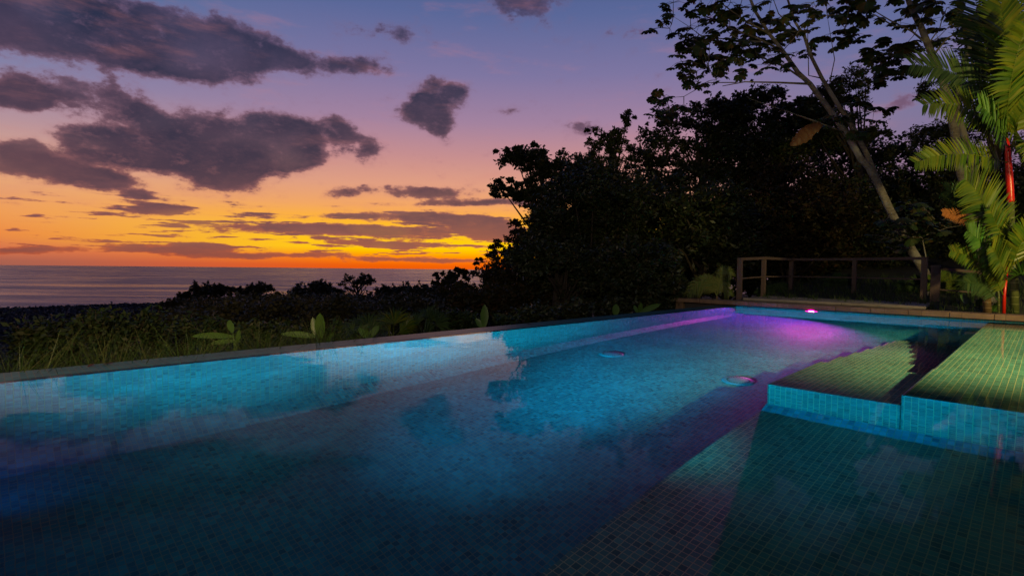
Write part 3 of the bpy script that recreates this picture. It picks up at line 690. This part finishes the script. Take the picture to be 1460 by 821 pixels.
# coastal plain far below, too many trees to count
pts = []
for k in range(11000):
    a = math.radians(RNG.uniform(-48, -14)); r_ = 600+1700*RNG.random()**.7
    pts.append((r_*math.sin(a), r_*math.cos(a)))
pts = np.array(pts)
q = pts-C0; U_ = q@D1; V_ = q@D2; keep = -V_ < 2270; pts = pts[keep]; gz = ground_z(U_[keep], V_[keep])
c3 = np.concatenate([pts, gz[:, None]+3], 1)
allp = np.repeat(c3, 12, 0)+RNG.normal(size=(len(c3)*12, 3))*np.array([4.5, 4.5, 2.2])
link('coastal_forest', quads_mesh('coastal forest', leaves(allp, 8, .8)), leaf_mat('haze-paled canopy', [(.07, .08, .085), (.1, .11, .115)], ns=.02),  # lightened blue-grey leaf colour in place of distance haze
     label='forested coastal plain far below on the left, coloured pale like haze', cat='forest', kind='stuff')

# shrubs with leafy stems
def shrub(name, label, px, py_top, py_bot, Y, width, nst, leaf, matl, group=None, per=34, cat='shrub', asp=.45):
    b = at(px, py_bot, Y); o = empty(name, tuple(b), 0, label=label, cat=cat, group=group)
    s = Y/F; H_ = (py_bot-py_top)*s; Wd = width*s
    m = MB(); pts = []
    for i in range(nst):
        ang = RNG.uniform(0, 2*math.pi); sp = RNG.random()**.7; hh = H_*RNG.uniform(.55, 1.0)*(1-.25*sp)
        tip = np.array([math.cos(ang)*Wd*.5*sp, math.sin(ang)*Wd*.35*sp, hh]); midp = tip*np.array([.45, .45, .6])+RNG.normal(size=3)*.03
        m.tube([(tip[0]*.1, tip[1]*.1, -.2), midp, tip], [.012, .008, .003], 4)
        t = RNG.random(per)**.7
        pp = np.where(t[:, None] < .5, midp*(t[:, None]*2), midp+(tip-midp)*((t[:, None]-.5)*2)); pts.append(pp+RNG.normal(size=(per, 3))*np.array([1, 1, .7])*leaf*.85)
    link('foliage', quads_mesh(name, leaves(np.concatenate(pts), leaf, asp)), matl, o); m.build('stem', BARKD, o)
    return o
SH = [
 ('leafy weed bush with drooping leaves at the far left above the grass', 50, 447, 520, 9.5, 70, 16, .13, LEAF_G),
 ('dark bush with pointed leaves right of the far left weed bush', 95, 448, 520, 9.5, 60, 16, .13, LEAF_G),
 ('tall leggy bush with two leaf rosettes against the sea', 138, 426, 515, 9, 60, 18, .1, LEAF_G),
 ('tall leggy bush with a flat-topped sprig against the sea', 180, 424, 515, 9.4, 64, 18, .1, LEAF_G),
 ('leggy bush with fine sprigs just left of the ridge trees', 220, 428, 512, 9.8, 60, 18, .1, LEAF_G),
 ('dark bush between the leggy sprigs and the small banana plant', 262, 440, 505, 11, 64, 18, .12, LEAF_G),
 ('low bush behind the small banana plant left', 305, 448, 500, 11, 60, 16, .12, LEAF_G),
 ('brownish bush right of the small banana plant', 365, 455, 497, 10.5, 64, 16, .12, LEAF_G),
 ('low weedy bush left of the big banana leaves', 400, 458, 492, 11, 56, 16, .12, LEAF_G),
 ('grey leaved weed between the banana plant and fan palms', 492, 458, 484, 11, 40, 10, .12, LEAF_G),
 ('bright low bush right of the fan palms', 650, 440, 474, 12, 44, 14, .13, LEAF_G),
 ('low leafy plant left of the lone upright banana leaf', 668, 446, 470, 12, 30, 12, .12, LEAF_G),
 ('bright leafed low bush just right of the upright banana leaf', 712, 448, 468, 12, 44, 14, .12, LEAF_G),
 ('dark shrub row piece above the pink reflection', 765, 430, 464, 13, 70, 22, .12, LEAF),
 ('dark shrub left of the cut banana leaf', 820, 425, 458, 13.5, 70, 22, .12, LEAF),
 ('dark shrub between the cut banana leaf and the paired leaves', 880, 420, 452, 14, 60, 22, .12, LEAF),
 ('dark shrub right behind the paired banana leaves', 930, 418, 446, 14.5, 56, 20, .12, LEAF),
 ('low shrub beside the end of the stone kerb', 965, 420, 442, 15, 40, 18, .11, LEAF),
]
for lab, px, pt, pb, Y, wd, ns_, lf, ml in SH:
    shrub('shrub', lab, px, pt, pb, Y, wd, ns_, lf, ml, 'shrubs beyond the infinity edge', per=85)

# grass beyond the infinity edge: nobody could count it
def grass(name, label, pts, hgt, wid):
    k = len(pts); d = RNG.normal(size=(k, 2))*.28; h = hgt*RNG.uniform(.5, 1.25, k); out = []
    a = RNG.uniform(0, math.pi, k); sx = np.stack([np.cos(a), np.sin(a), np.zeros(k)], 1)*wid*.5
    p0 = pts; p1 = pts+np.stack([d[:, 0]*h*.45, d[:, 1]*h*.45, h*.6], 1); p2 = pts+np.stack([d[:, 0]*h*1.4, d[:, 1]*h*1.4, h], 1)
    V = np.concatenate([np.stack([p0-sx, p0+sx, p1+sx*.8, p1-sx*.8], 1), np.stack([p1-sx*.8, p1+sx*.8, p2+sx*.08, p2-sx*.08], 1)], 0)
    link(name, quads_mesh(name, V), GRASS, label=label, cat='grass', kind='stuff')
def scatter(u0_, u1, v0, v1, k):
    u = RNG.uniform(u0_, u1, k); v = RNG.uniform(v0, v1, k)
    # tufts
    u += .12*np.sin(u*9+v*4); v += .1*np.sin(v*11+u*5)
    z = ground_z(u, v); q = C0[None]+u[:, None]*D1+v[:, None]*D2
    return np.concatenate([q, z[:, None]], 1)
gp = scatter(-14.5, -9.8, -4.2, -.62, 15000); grass('grass', 'tall unmown grass beyond the left half of the infinity edge', gp, .8, .012)
gp = scatter(-10, 0, -3.0, -.62, 9000); grass('grass', 'thin grass and weeds beyond the right half of the infinity edge', gp, .42, .012)
gp = scatter(.6, 7, -1, 7.5, 5000); gq = gp; grass('grass', 'sparse low grass around the timber deck and palms', gp, .22, .012)

# banana-like plants
def blade(m, p0, p1, width, bend, nrm, fold=.25, seg=9):
    p0, p1 = np.array(p0, float), np.array(p1, float); ax = p1-p0; ln = np.linalg.norm(ax); ax /= ln
    nrm = np.array(nrm, float); side_ = np.cross(ax, nrm); side_ /= np.linalg.norm(side_); nn = np.cross(side_, ax)
    vs = []
    for i in range(seg+1):
        t = i/seg; c = p0+ax*ln*t+np.array([0, 0, -bend])*ln*t*t; w_ = width*.5*(math.sin(math.pi*min(1, t*.93+.05))**.65)*(1 if t < 1 else .05)
        vs += [c-side_*w_+nn*w_*fold, c, c+side_*w_+nn*w_*fold]
    m.add(vs, [(3*i+a, 3*i+a+1, 3*i+a+4, 3*i+a+3) for i in range(seg) for a in (0, 1)])
def banana(label, Y, base_px, lv, group='young banana-like plants beyond the infinity edge', ml=None):
    b = at(base_px[0], base_px[1], Y); o = empty('banana_plant', tuple(b), 0, label=label, cat='plant', group=group); s = Y/F
    for (x0, y0, x1, y1, w_, be) in lv:
        m = MB(); m.smooth = True
        dy = RNG.uniform(-.15, .15)
        p0 = at(x0, y0, Y)-b; p1 = at(x1, y1, Y+dy)-b
        m.tube([(0, 0, -.3), p0*.6, p0+(p1-p0)*.02], [.02, .014, .008], 6)
        blade(m, p0, p1, w_*s, be, (0.25, -1, .25)); m.build('leaf', ml or BANANA, o)
banana('banana plant with one tall upright leaf and one leaf pointing left', 9.4, (460, 500), [(457, 482, 456, 446, 14, 0), (452, 480, 400, 471, 9, .1), (449, 478, 446, 452, 9, 0), (466, 486, 476, 472, 6, .1)])
banana('small banana plant with long drooping leaf pointing left', 8.6, (336, 505), [(334, 480, 273, 474, 9, .08), (332, 474, 326, 456, 9, 0), (336, 486, 300, 486, 7, .1), (338, 488, 342, 470, 7, 0)])
banana('lone upright banana leaf rising over the infinity edge', 10.8, (689, 480), [(690, 466, 691, 434, 12, 0), (688, 468, 678, 452, 8, .1)])
banana('banana plant with a wide leaf leaning right under the fan palms', 9.8, (528, 492), [(526, 482, 540, 463, 10, .05), (522, 482, 512, 466, 8, .05), (530, 484, 520, 470, 8, 0)])
banana('short broad cut banana leaf poking over the edge', 12.2, (877, 452), [(877, 450, 878, 433, 11, 0)])
banana('paired banana leaves, one pointing right, at the far part of the edge', 12.9, (912, 452), [(912, 445, 942, 432, 8, .05), (911, 446, 914, 431, 7, 0), (908, 446, 904, 435, 6, 0)])

# fan palms
def fan(m, c, R, face, up_, seg=16, spread=2.6):
    face = unit(np.array(face, float)); up_ = np.array(up_, float); up_ = unit(up_-face*(up_@face)); sd_ = np.cross(face, up_)
    for i in range(seg):
        q = -spread/2+spread*i/(seg-1)+RNG.normal()*.03; d = math.cos(q)*up_+math.sin(q)*sd_; s_ = -math.sin(q)*up_+math.cos(q)*sd_
        Ln = R*RNG.uniform(.85, 1.08); wq = R*spread/seg*.42; mid = c+d*Ln*.55; tip = c+d*Ln-np.array([0, 0, .16*Ln])+face*RNG.normal()*.05*R
        m.add([c, mid-s_*wq*.5, tip, mid+s_*wq*.5+face*.02], [(0, 1, 2, 3)])
def fan_palm(label, Y, bpx, fans, ml=PALM_D):
    b = at(bpx[0], bpx[1], Y); o = empty('fan_palm', tuple(b), 0, label=label, cat='palm', group='fan palms beyond the infinity edge'); s = Y/F
    for (x, y, R, ang) in fans:
        m = MB(); c = at(x, y, Y+RNG.uniform(-.3, .3))-b
        m.tube([(0, 0, -.2), c*.5+np.array([0, 0, .05]), c], [.012, .009, .006], 4)
        a = math.radians(ang); fan(m, c, R*s, (RNG.normal()*.3, -1, .45), (math.sin(a), 0, math.cos(a)), 18); m.build('frond', ml, o)
fan_palm('leftmost fan palm, low with pale green fans', 10.2, (515, 490), [(512, 468, 28, -50), (505, 474, 22, -80), (525, 464, 28, -15), (530, 470, 24, 40), (515, 476, 22, 0)], PALM_D)
fan_palm('middle fan palm with tall spiky fans', 10.6, (560, 488), [(562, 462, 32, -8), (548, 462, 28, -45), (578, 466, 26, 40), (556, 472, 26, -70), (570, 474, 24, 70)], PALM)
fan_palm('rightmost fan palm with arching fans beside the bright bush', 11.2, (605, 484), [(608, 456, 30, 20), (596, 462, 28, -30), (622, 462, 28, 60), (604, 470, 24, 85), (614, 454, 22, -5)], PALM_D)

# pinnate fronds
def bez(ps, t):
    ps = [np.array(p, float) for p in ps]
    while len(ps) > 1: ps = [a+(b-a)*t for a, b in zip(ps[:-1], ps[1:])]
    return ps[0]
def frond(ctrl, ll, nrm=(0, -1, .2), k=34, wid=.035, both=(1, 1), fwd=.75, rr=.012, sag=.1):
    """rachis tube and its leaflets in one mesh"""
    m = MB(); k = int(k*1.45); wid *= .95; P_ = [bez(ctrl, t) for t in np.linspace(0, 1, 12)]; m.tube(P_, list(np.linspace(rr, rr*.25, 12)), 5)
    nrm = np.array(nrm, float); lf = []
    for i in range(k):
        t = .12+.88*i/(k-1); c = bez(ctrl, t); tg = unit(bez(ctrl, min(1, t+.02))-bez(ctrl, t-.02)); s_ = unit(np.cross(tg, nrm)); nn = np.cross(s_, tg)
        lz = ll*(math.sin(math.pi*(.12+.8*t))**.55)*RNG.uniform(.9, 1.08)
        for sg, on in ((1, both[0]), (-1, both[1])):
            if not on: continue
            f_ = fwd*(.6+.7*t)+RNG.normal()*.04; d = unit(s_*sg+tg*f_+nn*.12+RNG.normal(size=3)*.035)
            tip = c+d*lz*on+np.array([0, 0, -sag*lz*RNG.uniform(.6, 1.3)]); mid = c+d*lz*on*.5+np.array([0, 0, -sag*lz*.12]); w_ = unit(np.cross(d, nn+RNG.normal(size=3)*.3))*wid*.5
            q = c+d*lz*.12*on
            lf.append(((c-w_*.4, c+w_*.4, q+w_, q-w_), (q-w_, q+w_, mid+w_, mid-w_), (mid-w_, mid+w_, tip+w_*.12, tip-w_*.12)))
    for a in lf:
        b = len(m.V); pts_ = [a[0][0], a[0][1], a[0][2], a[0][3], a[1][2], a[1][3], a[2][2], a[2][3]]
        m.V += [tuple(map(float, p)) for p in pts_]; m.Fc += [(b, b+1, b+2, b+3), (b+3, b+2, b+4, b+5), (b+5, b+4, b+6, b+7)]
    return m
def palm(name, label, base, Y, stems, fronds, group=None):
    o = empty(name, tuple(base), 0, label=label, cat='palm', group=group); b = np.array(base); s = Y/F
    for (nm, pts_, rads, ml) in stems:
        m = MB(); m.smooth = True; m.tube([at(x, y, Y+dy)-b for x, y, dy in pts_], rads, 12); m.build(nm, ml, o)
    for fdef in fronds:
        pts_, ll, ml = fdef[:3]; kw = fdef[3] if len(fdef) > 3 else {}
        m = frond([at(x, y, Y+dy)-b for x, y, dy in pts_], ll*s, **kw); m.build('frond', ml, o)
    return o
YP = 10.6
b0 = at(1448, 446, YP); b0[2] = .0
palm('red_palm', 'tall palm with a bright red crownshaft and arching yellow-green fronds', b0, YP,
 [('stem', [(1447, 452, 0), (1446, 400, 0), (1442, 340, 0), (1441, 288, 0)], [.075, .066, .06, .055], STEM),
  ('crownshaft', [(1441, 289, 0), (1441, 286, 0), (1439, 250, 0), (1437, 215, 0), (1435, 196, 0)], [.052, .062, .058, .048, .03], REDS)],
 [([(1436, 200, 0), (1420, 130, 0), (1405, 60, .2), (1386, -20, .4)], 62, PALM_D, dict(k=40, wid=.05, both=(.5, 1), fwd=.35)),
  ([(1436, 198, 0), (1415, 120, -.2), (1360, 95, -.4), (1302, 92, -.7)], 46, PALM_D, dict(k=42, wid=.045, fwd=.9)),
  ([(1437, 200, 0), (1432, 150, -.5), (1444, 90, -.9), (1462, 40, -1.2)], 58, PALM, dict(k=36, wid=.05, both=(.8, 1), fwd=.5)),
  ([(1436, 202, 0), (1405, 160, -.5), (1370, 140, -.7), (1318, 150, -1.0)], 40, PALM, dict(k=40, wid=.045, both=(1, 1), fwd=.9)),
  ([(1437, 232, 0), (1400, 222, -.4), (1360, 210, -.6), (1306, 232, -.9)], 32, PALM, dict(k=40, wid=.04, both=(1, .9), fwd=.8)),
  ([(1437, 210, 0), (1425, 180, -.5), (1415, 165, -.8), (1398, 150, -1.0)], 40, PALM_B, dict(k=24, wid=.05, fwd=1.)),
  ([(1438, 200, 0), (1470, 150, -.3), (1500, 140, -.5), (1540, 170, -.8)], 44, PALM_D, dict(k=34, wid=.045)),
  ([(1438, 212, 0), (1455, 190, -.5), (1470, 200, -.7), (1485, 235, -1.0)], 42, PALM, dict(k=30, wid=.045)),
  ([(1437, 198, 0), (1430, 110, -.2), (1440, 50, -.3), (1420, -15, -.4)], 60, PALM, dict(k=36, wid=.05)),
  ([(1437, 205, 0), (1452, 160, -.3), (1475, 130, -.5), (1500, 100, -.6)], 60, PALM, dict(k=34, wid=.05, both=(1, 1))),
  ([(1436, 200, 0), (1440, 100, .3), (1450, 30, .5), (1470, -30, .6)], 52, PALM_D, dict(k=36, wid=.05)),
 ])
b1 = at(1430, 446, YP-.3); b1[2] = 0
palm('red_palm', 'shorter palm clump with thin red stalks and fan-shaped fronds low beside the tall red palm', b1, YP-.3,
 [('stem', [(1431, 452, 0), (1432, 420, 0), (1437, 376, 0)], [.03, .026, .016], REDS),
  ('stem', [(1424, 452, 0), (1424, 420, 0), (1420, 400, 0)], [.02, .018, .014], STEM),
  ('stem', [(1408, 452, .1), (1406, 400, .1), (1400, 350, .1), (1390, 320, .1)], [.07, .06, .05, .04], STEMB)],
 [([(1437, 378, 0), (1415, 310, -.1), (1400, 275, -.2), (1376, 256, -.3)], 54, PALM, dict(k=40, wid=.04, both=(.9, .9), fwd=.6)),
  ([(1390, 322, 0), (1375, 312, -.1), (1362, 305, -.2), (1346, 303, -.3)], 16, PALM_Y, dict(k=22, wid=.03, fwd=1.2)),
  ([(1437, 376, 0), (1432, 340, -.2), (1420, 320, -.3), (1412, 300, -.4)], 30, PALM, dict(k=24, wid=.04)),
  ([(1425, 400, 0), (1410, 360, -.2), (1398, 340, -.3), (1380, 330, -.4)], 30, PALM_B, dict(k=26, wid=.045, both=(1, .9))),
  ([(1420, 398, 0), (1395, 370, -.1), (1380, 362, -.2), (1356, 358, -.3)], 22, PALM, dict(k=28, wid=.035)),
  ([(1436, 400, 0), (1430, 380, -.3), (1422, 365, -.4), (1414, 352, -.5)], 34, PALM, dict(k=26, wid=.04, both=(1, .8))),
  ([(1438, 392, 0), (1452, 350, -.3), (1460, 335, -.4), (1475, 318, -.5)], 38, PALM, dict(k=30, wid=.04)),
  ([(1438, 400, 0), (1455, 385, -.3), (1470, 385, -.4), (1490, 398, -.5)], 30, PALM_B, dict(k=28, wid=.04)),
  ([(1430, 420, 0), (1422, 400, 0), (1416, 390, -.1), (1404, 384, -.2)], 20, PALM, dict(k=20, wid=.035)),
  ([(1424, 430, 0), (1405, 405, 0), (1395, 400, -.1), (1378, 405, -.2)], 24, PALM_D, dict(k=24, wid=.035)),
  ([(1428, 330, .2), (1405, 290, .3), (1390, 285, .4), (1350, 272, .5)], 34, PALM_D, dict(k=34, wid=.04)),
 ])
# garden palms near the deck
def low_palm(label, Y, bx, by, z, fr, ml=PALM_D, ll=14):
    b = at(bx, by, Y); palm('small_palm', label, b, Y, [('stem', [(bx, by+6, 0), (bx, by-2, 0)], [.03, .025], STEMB)],
        [([(bx, by-1, 0), (bx+(x-bx)*.25, y0_, 0), (bx+(x-bx)*.6, y0_, 0), (x, y, 0)], ll, ml, dict(k=22, wid=.022, sag=.4)) for x, y, y0_ in fr], 'small palms around the deck')
low_palm('small arching palm beside the left deck post', 14.2, 1022, 424, 0, [(980, 420, 392), (1042, 392, 380), (1002, 398, 396), (990, 412, 402), (1040, 420, 402), (1030, 408, 398)], leaf_mat('yellowish fern palm', [(.1, .16, .03), (.2, .2, .05)]), 15)  # lighter, yellower leaflets than the other small palms
low_palm('low drooping palm behind the deck boards left of centre', 16.6, 1105, 424, 0, [(1080, 418, 408), (1130, 416, 406), (1095, 412, 404), (1118, 410, 404)])
low_palm('low grassy palm behind the deck at its middle rail post', 16., 1200, 428, 0, [(1175, 402, 398), (1232, 412, 402), (1190, 396, 392), (1215, 400, 394), (1242, 424, 410)])
low_palm('low palm behind the deck corner post', 14.2, 1300, 434, 0, [(1280, 408, 402), (1290, 424, 410), (1312, 400, 396), (1270, 426, 410)])
low_palm('green palm seen between the two rails right of the deck corner', 13.6, 1345, 440, 0, [(1325, 398, 396), (1368, 400, 394), (1340, 390, 390), (1378, 420, 402), (1330, 418, 404)], PALM, 18)
low_palm('deep green palm behind the lower railing post', 13.4, 1392, 442, 0, [(1370, 406, 396), (1410, 402, 394), (1380, 390, 388), (1372, 424, 404)], PALM_D, 18)

# broad-leaved plant behind the kerb at right
def broadleaf(label, Y, bx, by, lv, nm='broadleaf_plant'):
    b = at(bx, by, Y); o = empty(nm, tuple(b), 0, label=label, cat='plant', group='broad-leaved plants behind the kerb'); s = Y/F
    for (x0, y0, x1, y1, w_) in lv:
        m = MB(); m.smooth = True; p0 = at(x0, y0, Y)-b; m.tube([(0, 0, 0), p0*.5+np.array([0, 0, .02]), p0], [.01, .008, .006], 5)
        blade(m, p0, at(x1, y1, Y-.1)-b, w_*s, .05, (.1, -1, .4), .15); m.build('leaf', BANANA, o)
broadleaf('broad-leaved plant behind the kerb left of the red stalks', 11.6, 1388, 446, [(1386, 440, 1368, 418, 14), (1390, 441, 1398, 424, 11), (1384, 443, 1378, 432, 9)])
broadleaf('small rosette of broad leaves against the red palm base', 10.9, 1412, 447, [(1410, 444, 1402, 432, 9), (1413, 444, 1422, 430, 9), (1416, 446, 1426, 440, 6)])

# rocks
def rock(label, px, py, Y, r_):
    c = at(px, py, Y); m = MB(); m.smooth = False
    import bmesh
    bm = bmesh.new(); bmesh.ops.create_icosphere(bm, subdivisions=3, radius=1)
    for v in bm.verts:
        n_ = math.sin(v.co.x*3.1+px)*math.cos(v.co.y*2.7+py)*.16+math.sin(v.co.z*5.3+v.co.x*4+px)*.08
        v.co = v.co*(1+n_); v.co = Vector((v.co.x*r_*1.1, v.co.y*r_*.9, max(v.co.z, -.5)*r_*.95))
    me_ = bpy.data.meshes.new('rock'); bm.to_mesh(me_); bm.free(); o = link('rock', me_, ROCKM, label=label, cat='rock', group='pale rocks behind the kerb'); o.location = c
rock('upper pale rock between the rail post and red palm', 1412, 428, 11.9, .12)
rock('pale rock sitting on the kerb edge beside the red stalks', 1418, 441, 11.4, .12)
rock('small grey rock lying left of the lower rail post', 1345, 438, 12.6, .14)
rock('slanted grey rock under the lower railing', 1322, 424, 13.5, .16)

# ------------------------------------------------------------------ cecropias
def cleaf(c, R, nrm):
    """palmate leaf: lobes round a centre, drooping like an umbrella"""
    nrm = unit(np.array(nrm, float)); a = unit(np.cross(nrm, RNG.normal(size=3))); b = np.cross(nrm, a); out = []
    k = 9; q0 = RNG.uniform(0, 6.28)
    for i in range(k):
        q = q0+i*5.6/k; d = math.cos(q)*a+math.sin(q)*b; s_ = -math.sin(q)*a+math.cos(q)*b; ln = R*(.75+.3*math.sin(i*math.pi/(k-1)))
        w_ = ln*.3; m1 = c+d*ln*.6-nrm*ln*.12; tip = c+d*ln-nrm*ln*.4
        out.append((c, m1-s_*w_, tip-s_*w_*.62, tip+s_*w_*.62, m1+s_*w_))
    return out
def cecropia(label, base, trunks, branches, clusters, Y, R=.2, group='slender cecropia trees', rad=None, nl=(4, 7)):
    b = np.array(base); o = empty('cecropia_tree', tuple(base), 0, label=label, cat='tree', group=group)
    mbs = []; pool_pts = []
    for pts_, r0_, r1 in trunks:
        m = MB(); m.smooth = True; P_ = [at(x, y, Y+dy)-b for x, y, dy in pts_]
        m.tube(P_, [r0_+(r1-r0_)*i/(len(P_)-1) for i in range(len(P_))], 10); mbs.append((m, 'trunk')); pool_pts += [(q, m) for q in P_]
    for pts_, r0_ in branches:
        m = MB(); m.smooth = True
        P_ = [at(x, y, Y+dy)-b for x, y, dy in pts_]; m.tube(P_, [r0_*(1-.7*i/(len(P_)-1)) for i in range(len(P_))], 6); mbs.append((m, 'branch')); pool_pts += [(q, m) for q in P_]
    lv = []
    for (x, y) in clusters:
        c = at(x, y, Y+RNG.uniform(-.7, .7))-b
        j, m = min(pool_pts, key=lambda q: np.linalg.norm(q[0]-c)); m.tube([j, (j+c)/2-np.array([0, 0, .04]), c+np.array([0, 0, .02])], [.012, .01, .008], 5)
        for _ in range(RNG.integers(*nl)):
            d = RNG.normal(size=3)*np.array([.2, .2, .1]); p = c+d; m.tube([c, (c+p)/2+np.array([0, 0, .03]), p], [.006, .005, .004], 4)
            lv += cleaf(p, R*RNG.uniform(.75, 1.25), (RNG.normal()*.35, RNG.normal()*.35-.1, 1))
    for m, nm_ in mbs: m.build(nm_, BARK, o)
    link('crown', quads_mesh('cecropia crown', np.array([np.stack(q) for q in lv]), 5), CECR, o)
    return o
YC = 14.0
b2 = at(1330, 412, YC)
ce = cecropia('leaning cecropia with pale mottled trunk rising left from behind the deck corner', b2,
 [([(1332, 420, 0), (1314, 380, 0), (1300, 357, 0), (1285, 330, 0), (1270, 302, 0), (1249, 256, 0), (1238, 238, 0), (1228, 228, 0), (1206, 190, 0), (1183, 157, 0), (1155, 120, 0), (1138, 104, 0), (1116, 73, 0), (1096, 48, 0), (1077, 17, 0), (1062, -20, 0)], .122, .03),
  ([(1252, 260, .02), (1240, 229, .15), (1220, 188, .3), (1194, 148, .35), (1172, 112, .4), (1155, 78, .4), (1147, 53, .4), (1133, 31, .4), (1120, -10, .4)], .07, .025)],
 [([(1155, 120, 0), (1110, 118, 0), (1062, 117, 0), (1030, 123, 0)], .03), ([(1155, 120, 0), (1120, 96, -.2), (1085, 82, -.3), (1060, 80, -.3)], .028),
  ([(1116, 73, 0), (1080, 55, .2), (1040, 40, .3), (1000, 20, .3)], .03), ([(1096, 48, 0), (1062, 30, -.2), (1035, 10, -.3), (1010, -8, -.3)], .028),
  ([(1085, 60, 0), (1050, 58, .2), (1015, 54, .3), (996, 50, .3)], .022), ([(1100, 90, 0), (1060, 62, -.2), (1030, 40, -.2)], .02),
  ([(1070, 82, -.2), (1035, 84, -.3), (1010, 95, -.3), (992, 102, -.3)], .018), ([(1172, 112, .4), (1153, 108, .2), (1152, 60, .2), (1150, 10, .2)], .018),
  ([(1147, 53, .4), (1130, 40, .4), (1110, 20, .4), (1100, -8, .4)], .022), ([(1183, 118, .3), (1190, 85, .3), (1184, 50, .3), (1180, 26, .3)], .014),
  ([(1206, 190, 0), (1160, 172, -.4), (1110, 155, -.6), (1066, 140, -.8)], .02), ([(1206, 170, 0), (1215, 160, 0), (1235, 158, 0)], .014),
  ([(1000, 52, .3), (985, 40, .3), (960, 24, .3)], .012), ([(1050, 118, 0), (1010, 118, 0), (975, 138, 0), (950, 140, 0)], .014),
  ([(1318, 390, -.1), (1320, 365, -.2), (1315, 340, -.3), (1300, 325, -.3)], .02), ([(1300, 342, -.3), (1330, 332, -.3), (1350, 325, -.2), (1390, 318, 0)], .012)],
 [(950, 26), (955, 41), (968, 56), (960, 4), (984, 18), (996, 38), (1010, 26), (1016, 44), (987, 58), (984, 73), (999, 83), (971, 88), (993, 94), (981, 101), (996, 117), (1021, 114), (946, 137), (940, 150), (956, 158), (975, 150),
  (1031, 18), (1042, 4), (1055, 12), (1054, 48), (1066, 41), (1083, 50), (1089, 29), (1034, 67), (1042, 85), (1060, 67), (1075, 70), (1037, 96), (1057, 93), (1098, 68), (1022, 82), (1098, 94), (1077, 8), (1088, 57),
  (1068, 74), (1100, 28), (1112, 50), (1118, 22), (1138, 10), (1150, 30), (1121, 44), (1132, 76), (1113, 93), (1158, 70), (1147, 44), (1094, 80), (1100, 0), (1160, 4), (1178, 2), (1020, -5), (1000, 2), (1128, 52), (1040, 30), (1070, 28), (1012, 62), (1000, 62), (1048, 60),
  (1200, 151), (1222, 148), (1246, 160), (1225, 174), (1192, 165), (1170, 172), (1210, 192), (1262, 315), (1280, 300), (1300, 292), (1316, 296), (1275, 330), (1290, 318), (1310, 318), (1330, 316), (1290, 345), (1302, 338), (1265, 340), (1285, 352), (1345, 313)],
 YC, .165)
# one dead brown leaf hanging from a low branch
m = MB(); m.smooth = True; p0 = at(1171, 177, YC-.8)-b2; p1 = at(1128, 202, YC-.8)-b2
blade(m, p0, p1, .34, .12, (.3, -1, .3), -.35, 22); m.V = [tuple(np.array(q)+RNG.normal(size=3)*.012) for q in m.V]; m.tube([at(1110, 155, YC-.6)-b2, at(1150, 170, YC-.8)-b2, p0], [.006]*3, 4); dl = m.build('dead_leaf', DEAD, ce); dl['label'] = 'large brown dead leaf hanging from a twig'
YD = 15.0
b3 = at(1405, 420, YD)
cecropia('upright cecropia with slim grey trunk passing behind the palm fronds', b3,
 [([(1408, 430, 0), (1400, 360, 0), (1388, 320, 0), (1375, 262, 0), (1367, 232, 0), (1362, 193, 0), (1352, 140, 0), (1338, 100, 0), (1323, 64, 0), (1312, 36, 0), (1300, 15, 0), (1290, -15, 0)], .15, .06)],
 [([(1323, 64, 0), (1300, 45, 0), (1270, 30, 0), (1240, 12, 0)], .03), ([(1312, 36, 0), (1275, 38, 0), (1248, 22, 0), (1224, 14, 0)], .025), ([(1338, 100, 0), (1310, 84, 0), (1280, 80, 0), (1255, 88, 0)], .025),
  ([(1323, 64, 0), (1340, 40, .2), (1345, 20, .2), (1342, 2, .2)], .02), ([(1330, 80, 0), (1350, 55, .2), (1380, 40, .2), (1400, 10, .2)], .03), ([(1240, 14, 0), (1215, 30, 0), (1205, 40, 0)], .012), ([(1290, 82, 0), (1270, 68, 0), (1262, 62, 0)], .012)],
 [(1192, 46), (1220, 49), (1206, 59), (1208, 31), (1236, 27), (1222, 18), (1194, 24), (1211, 8), (1240, 4), (1262, 0), (1306, 8), (1284, 31), (1301, 36), (1320, 15), (1329, 28), (1337, 56), (1262, 62), (1273, 73), (1292, 64), (1256, 78), (1242, 81),
  (1278, 87), (1301, 73), (1256, 95), (1273, 109), (1290, 104), (1267, 112), (1350, 12), (1372, 18), (1390, 30), (1405, 10), (1420, 22), (1380, 44), (1356, 36), (1440, 8), (1335, 4), (1400, 44)],
 YD, .2)
b4 = at(1395, 400, YD+.6)
cecropia('second slim pale trunk just right of the upright cecropia', b4,
 [([(1420, 430, 0), (1410, 330, 0), (1392, 262, 0), (1383, 224, 0), (1376, 196, 0), (1365, 162, 0), (1368, 110, 0), (1385, 60, 0), (1395, 10, 0)], .12, .05)],
 [([(1368, 110, 0), (1390, 90, 0), (1420, 70, 0)], .025)], [(1410, 70), (1425, 60), (1395, 82), (1440, 40), (1430, 90)], YD+.6, .2)

# dry leaves on the infinity edge
for i, (u, v) in enumerate([(-12.63, -.42), (-12.74, -.36), (-7.2, -.3)]):
    m = MB(); c = W(u, v, .004)
    blade(m, (0, 0, 0), (.07, .03, .012), .04, 0, (0, 0, 1), .3, 5); o = m.build('fallen_leaf', DEAD, label=['curled orange leaf lying on the left end of the infinity edge', 'dark dry leaf beside the orange one on the infinity edge', 'small dry leaf on the middle of the infinity edge'][i], cat='leaf', group='dry leaves on the infinity edge')
    o.location = c; o.rotation_euler = (0, 0, i*1.3)
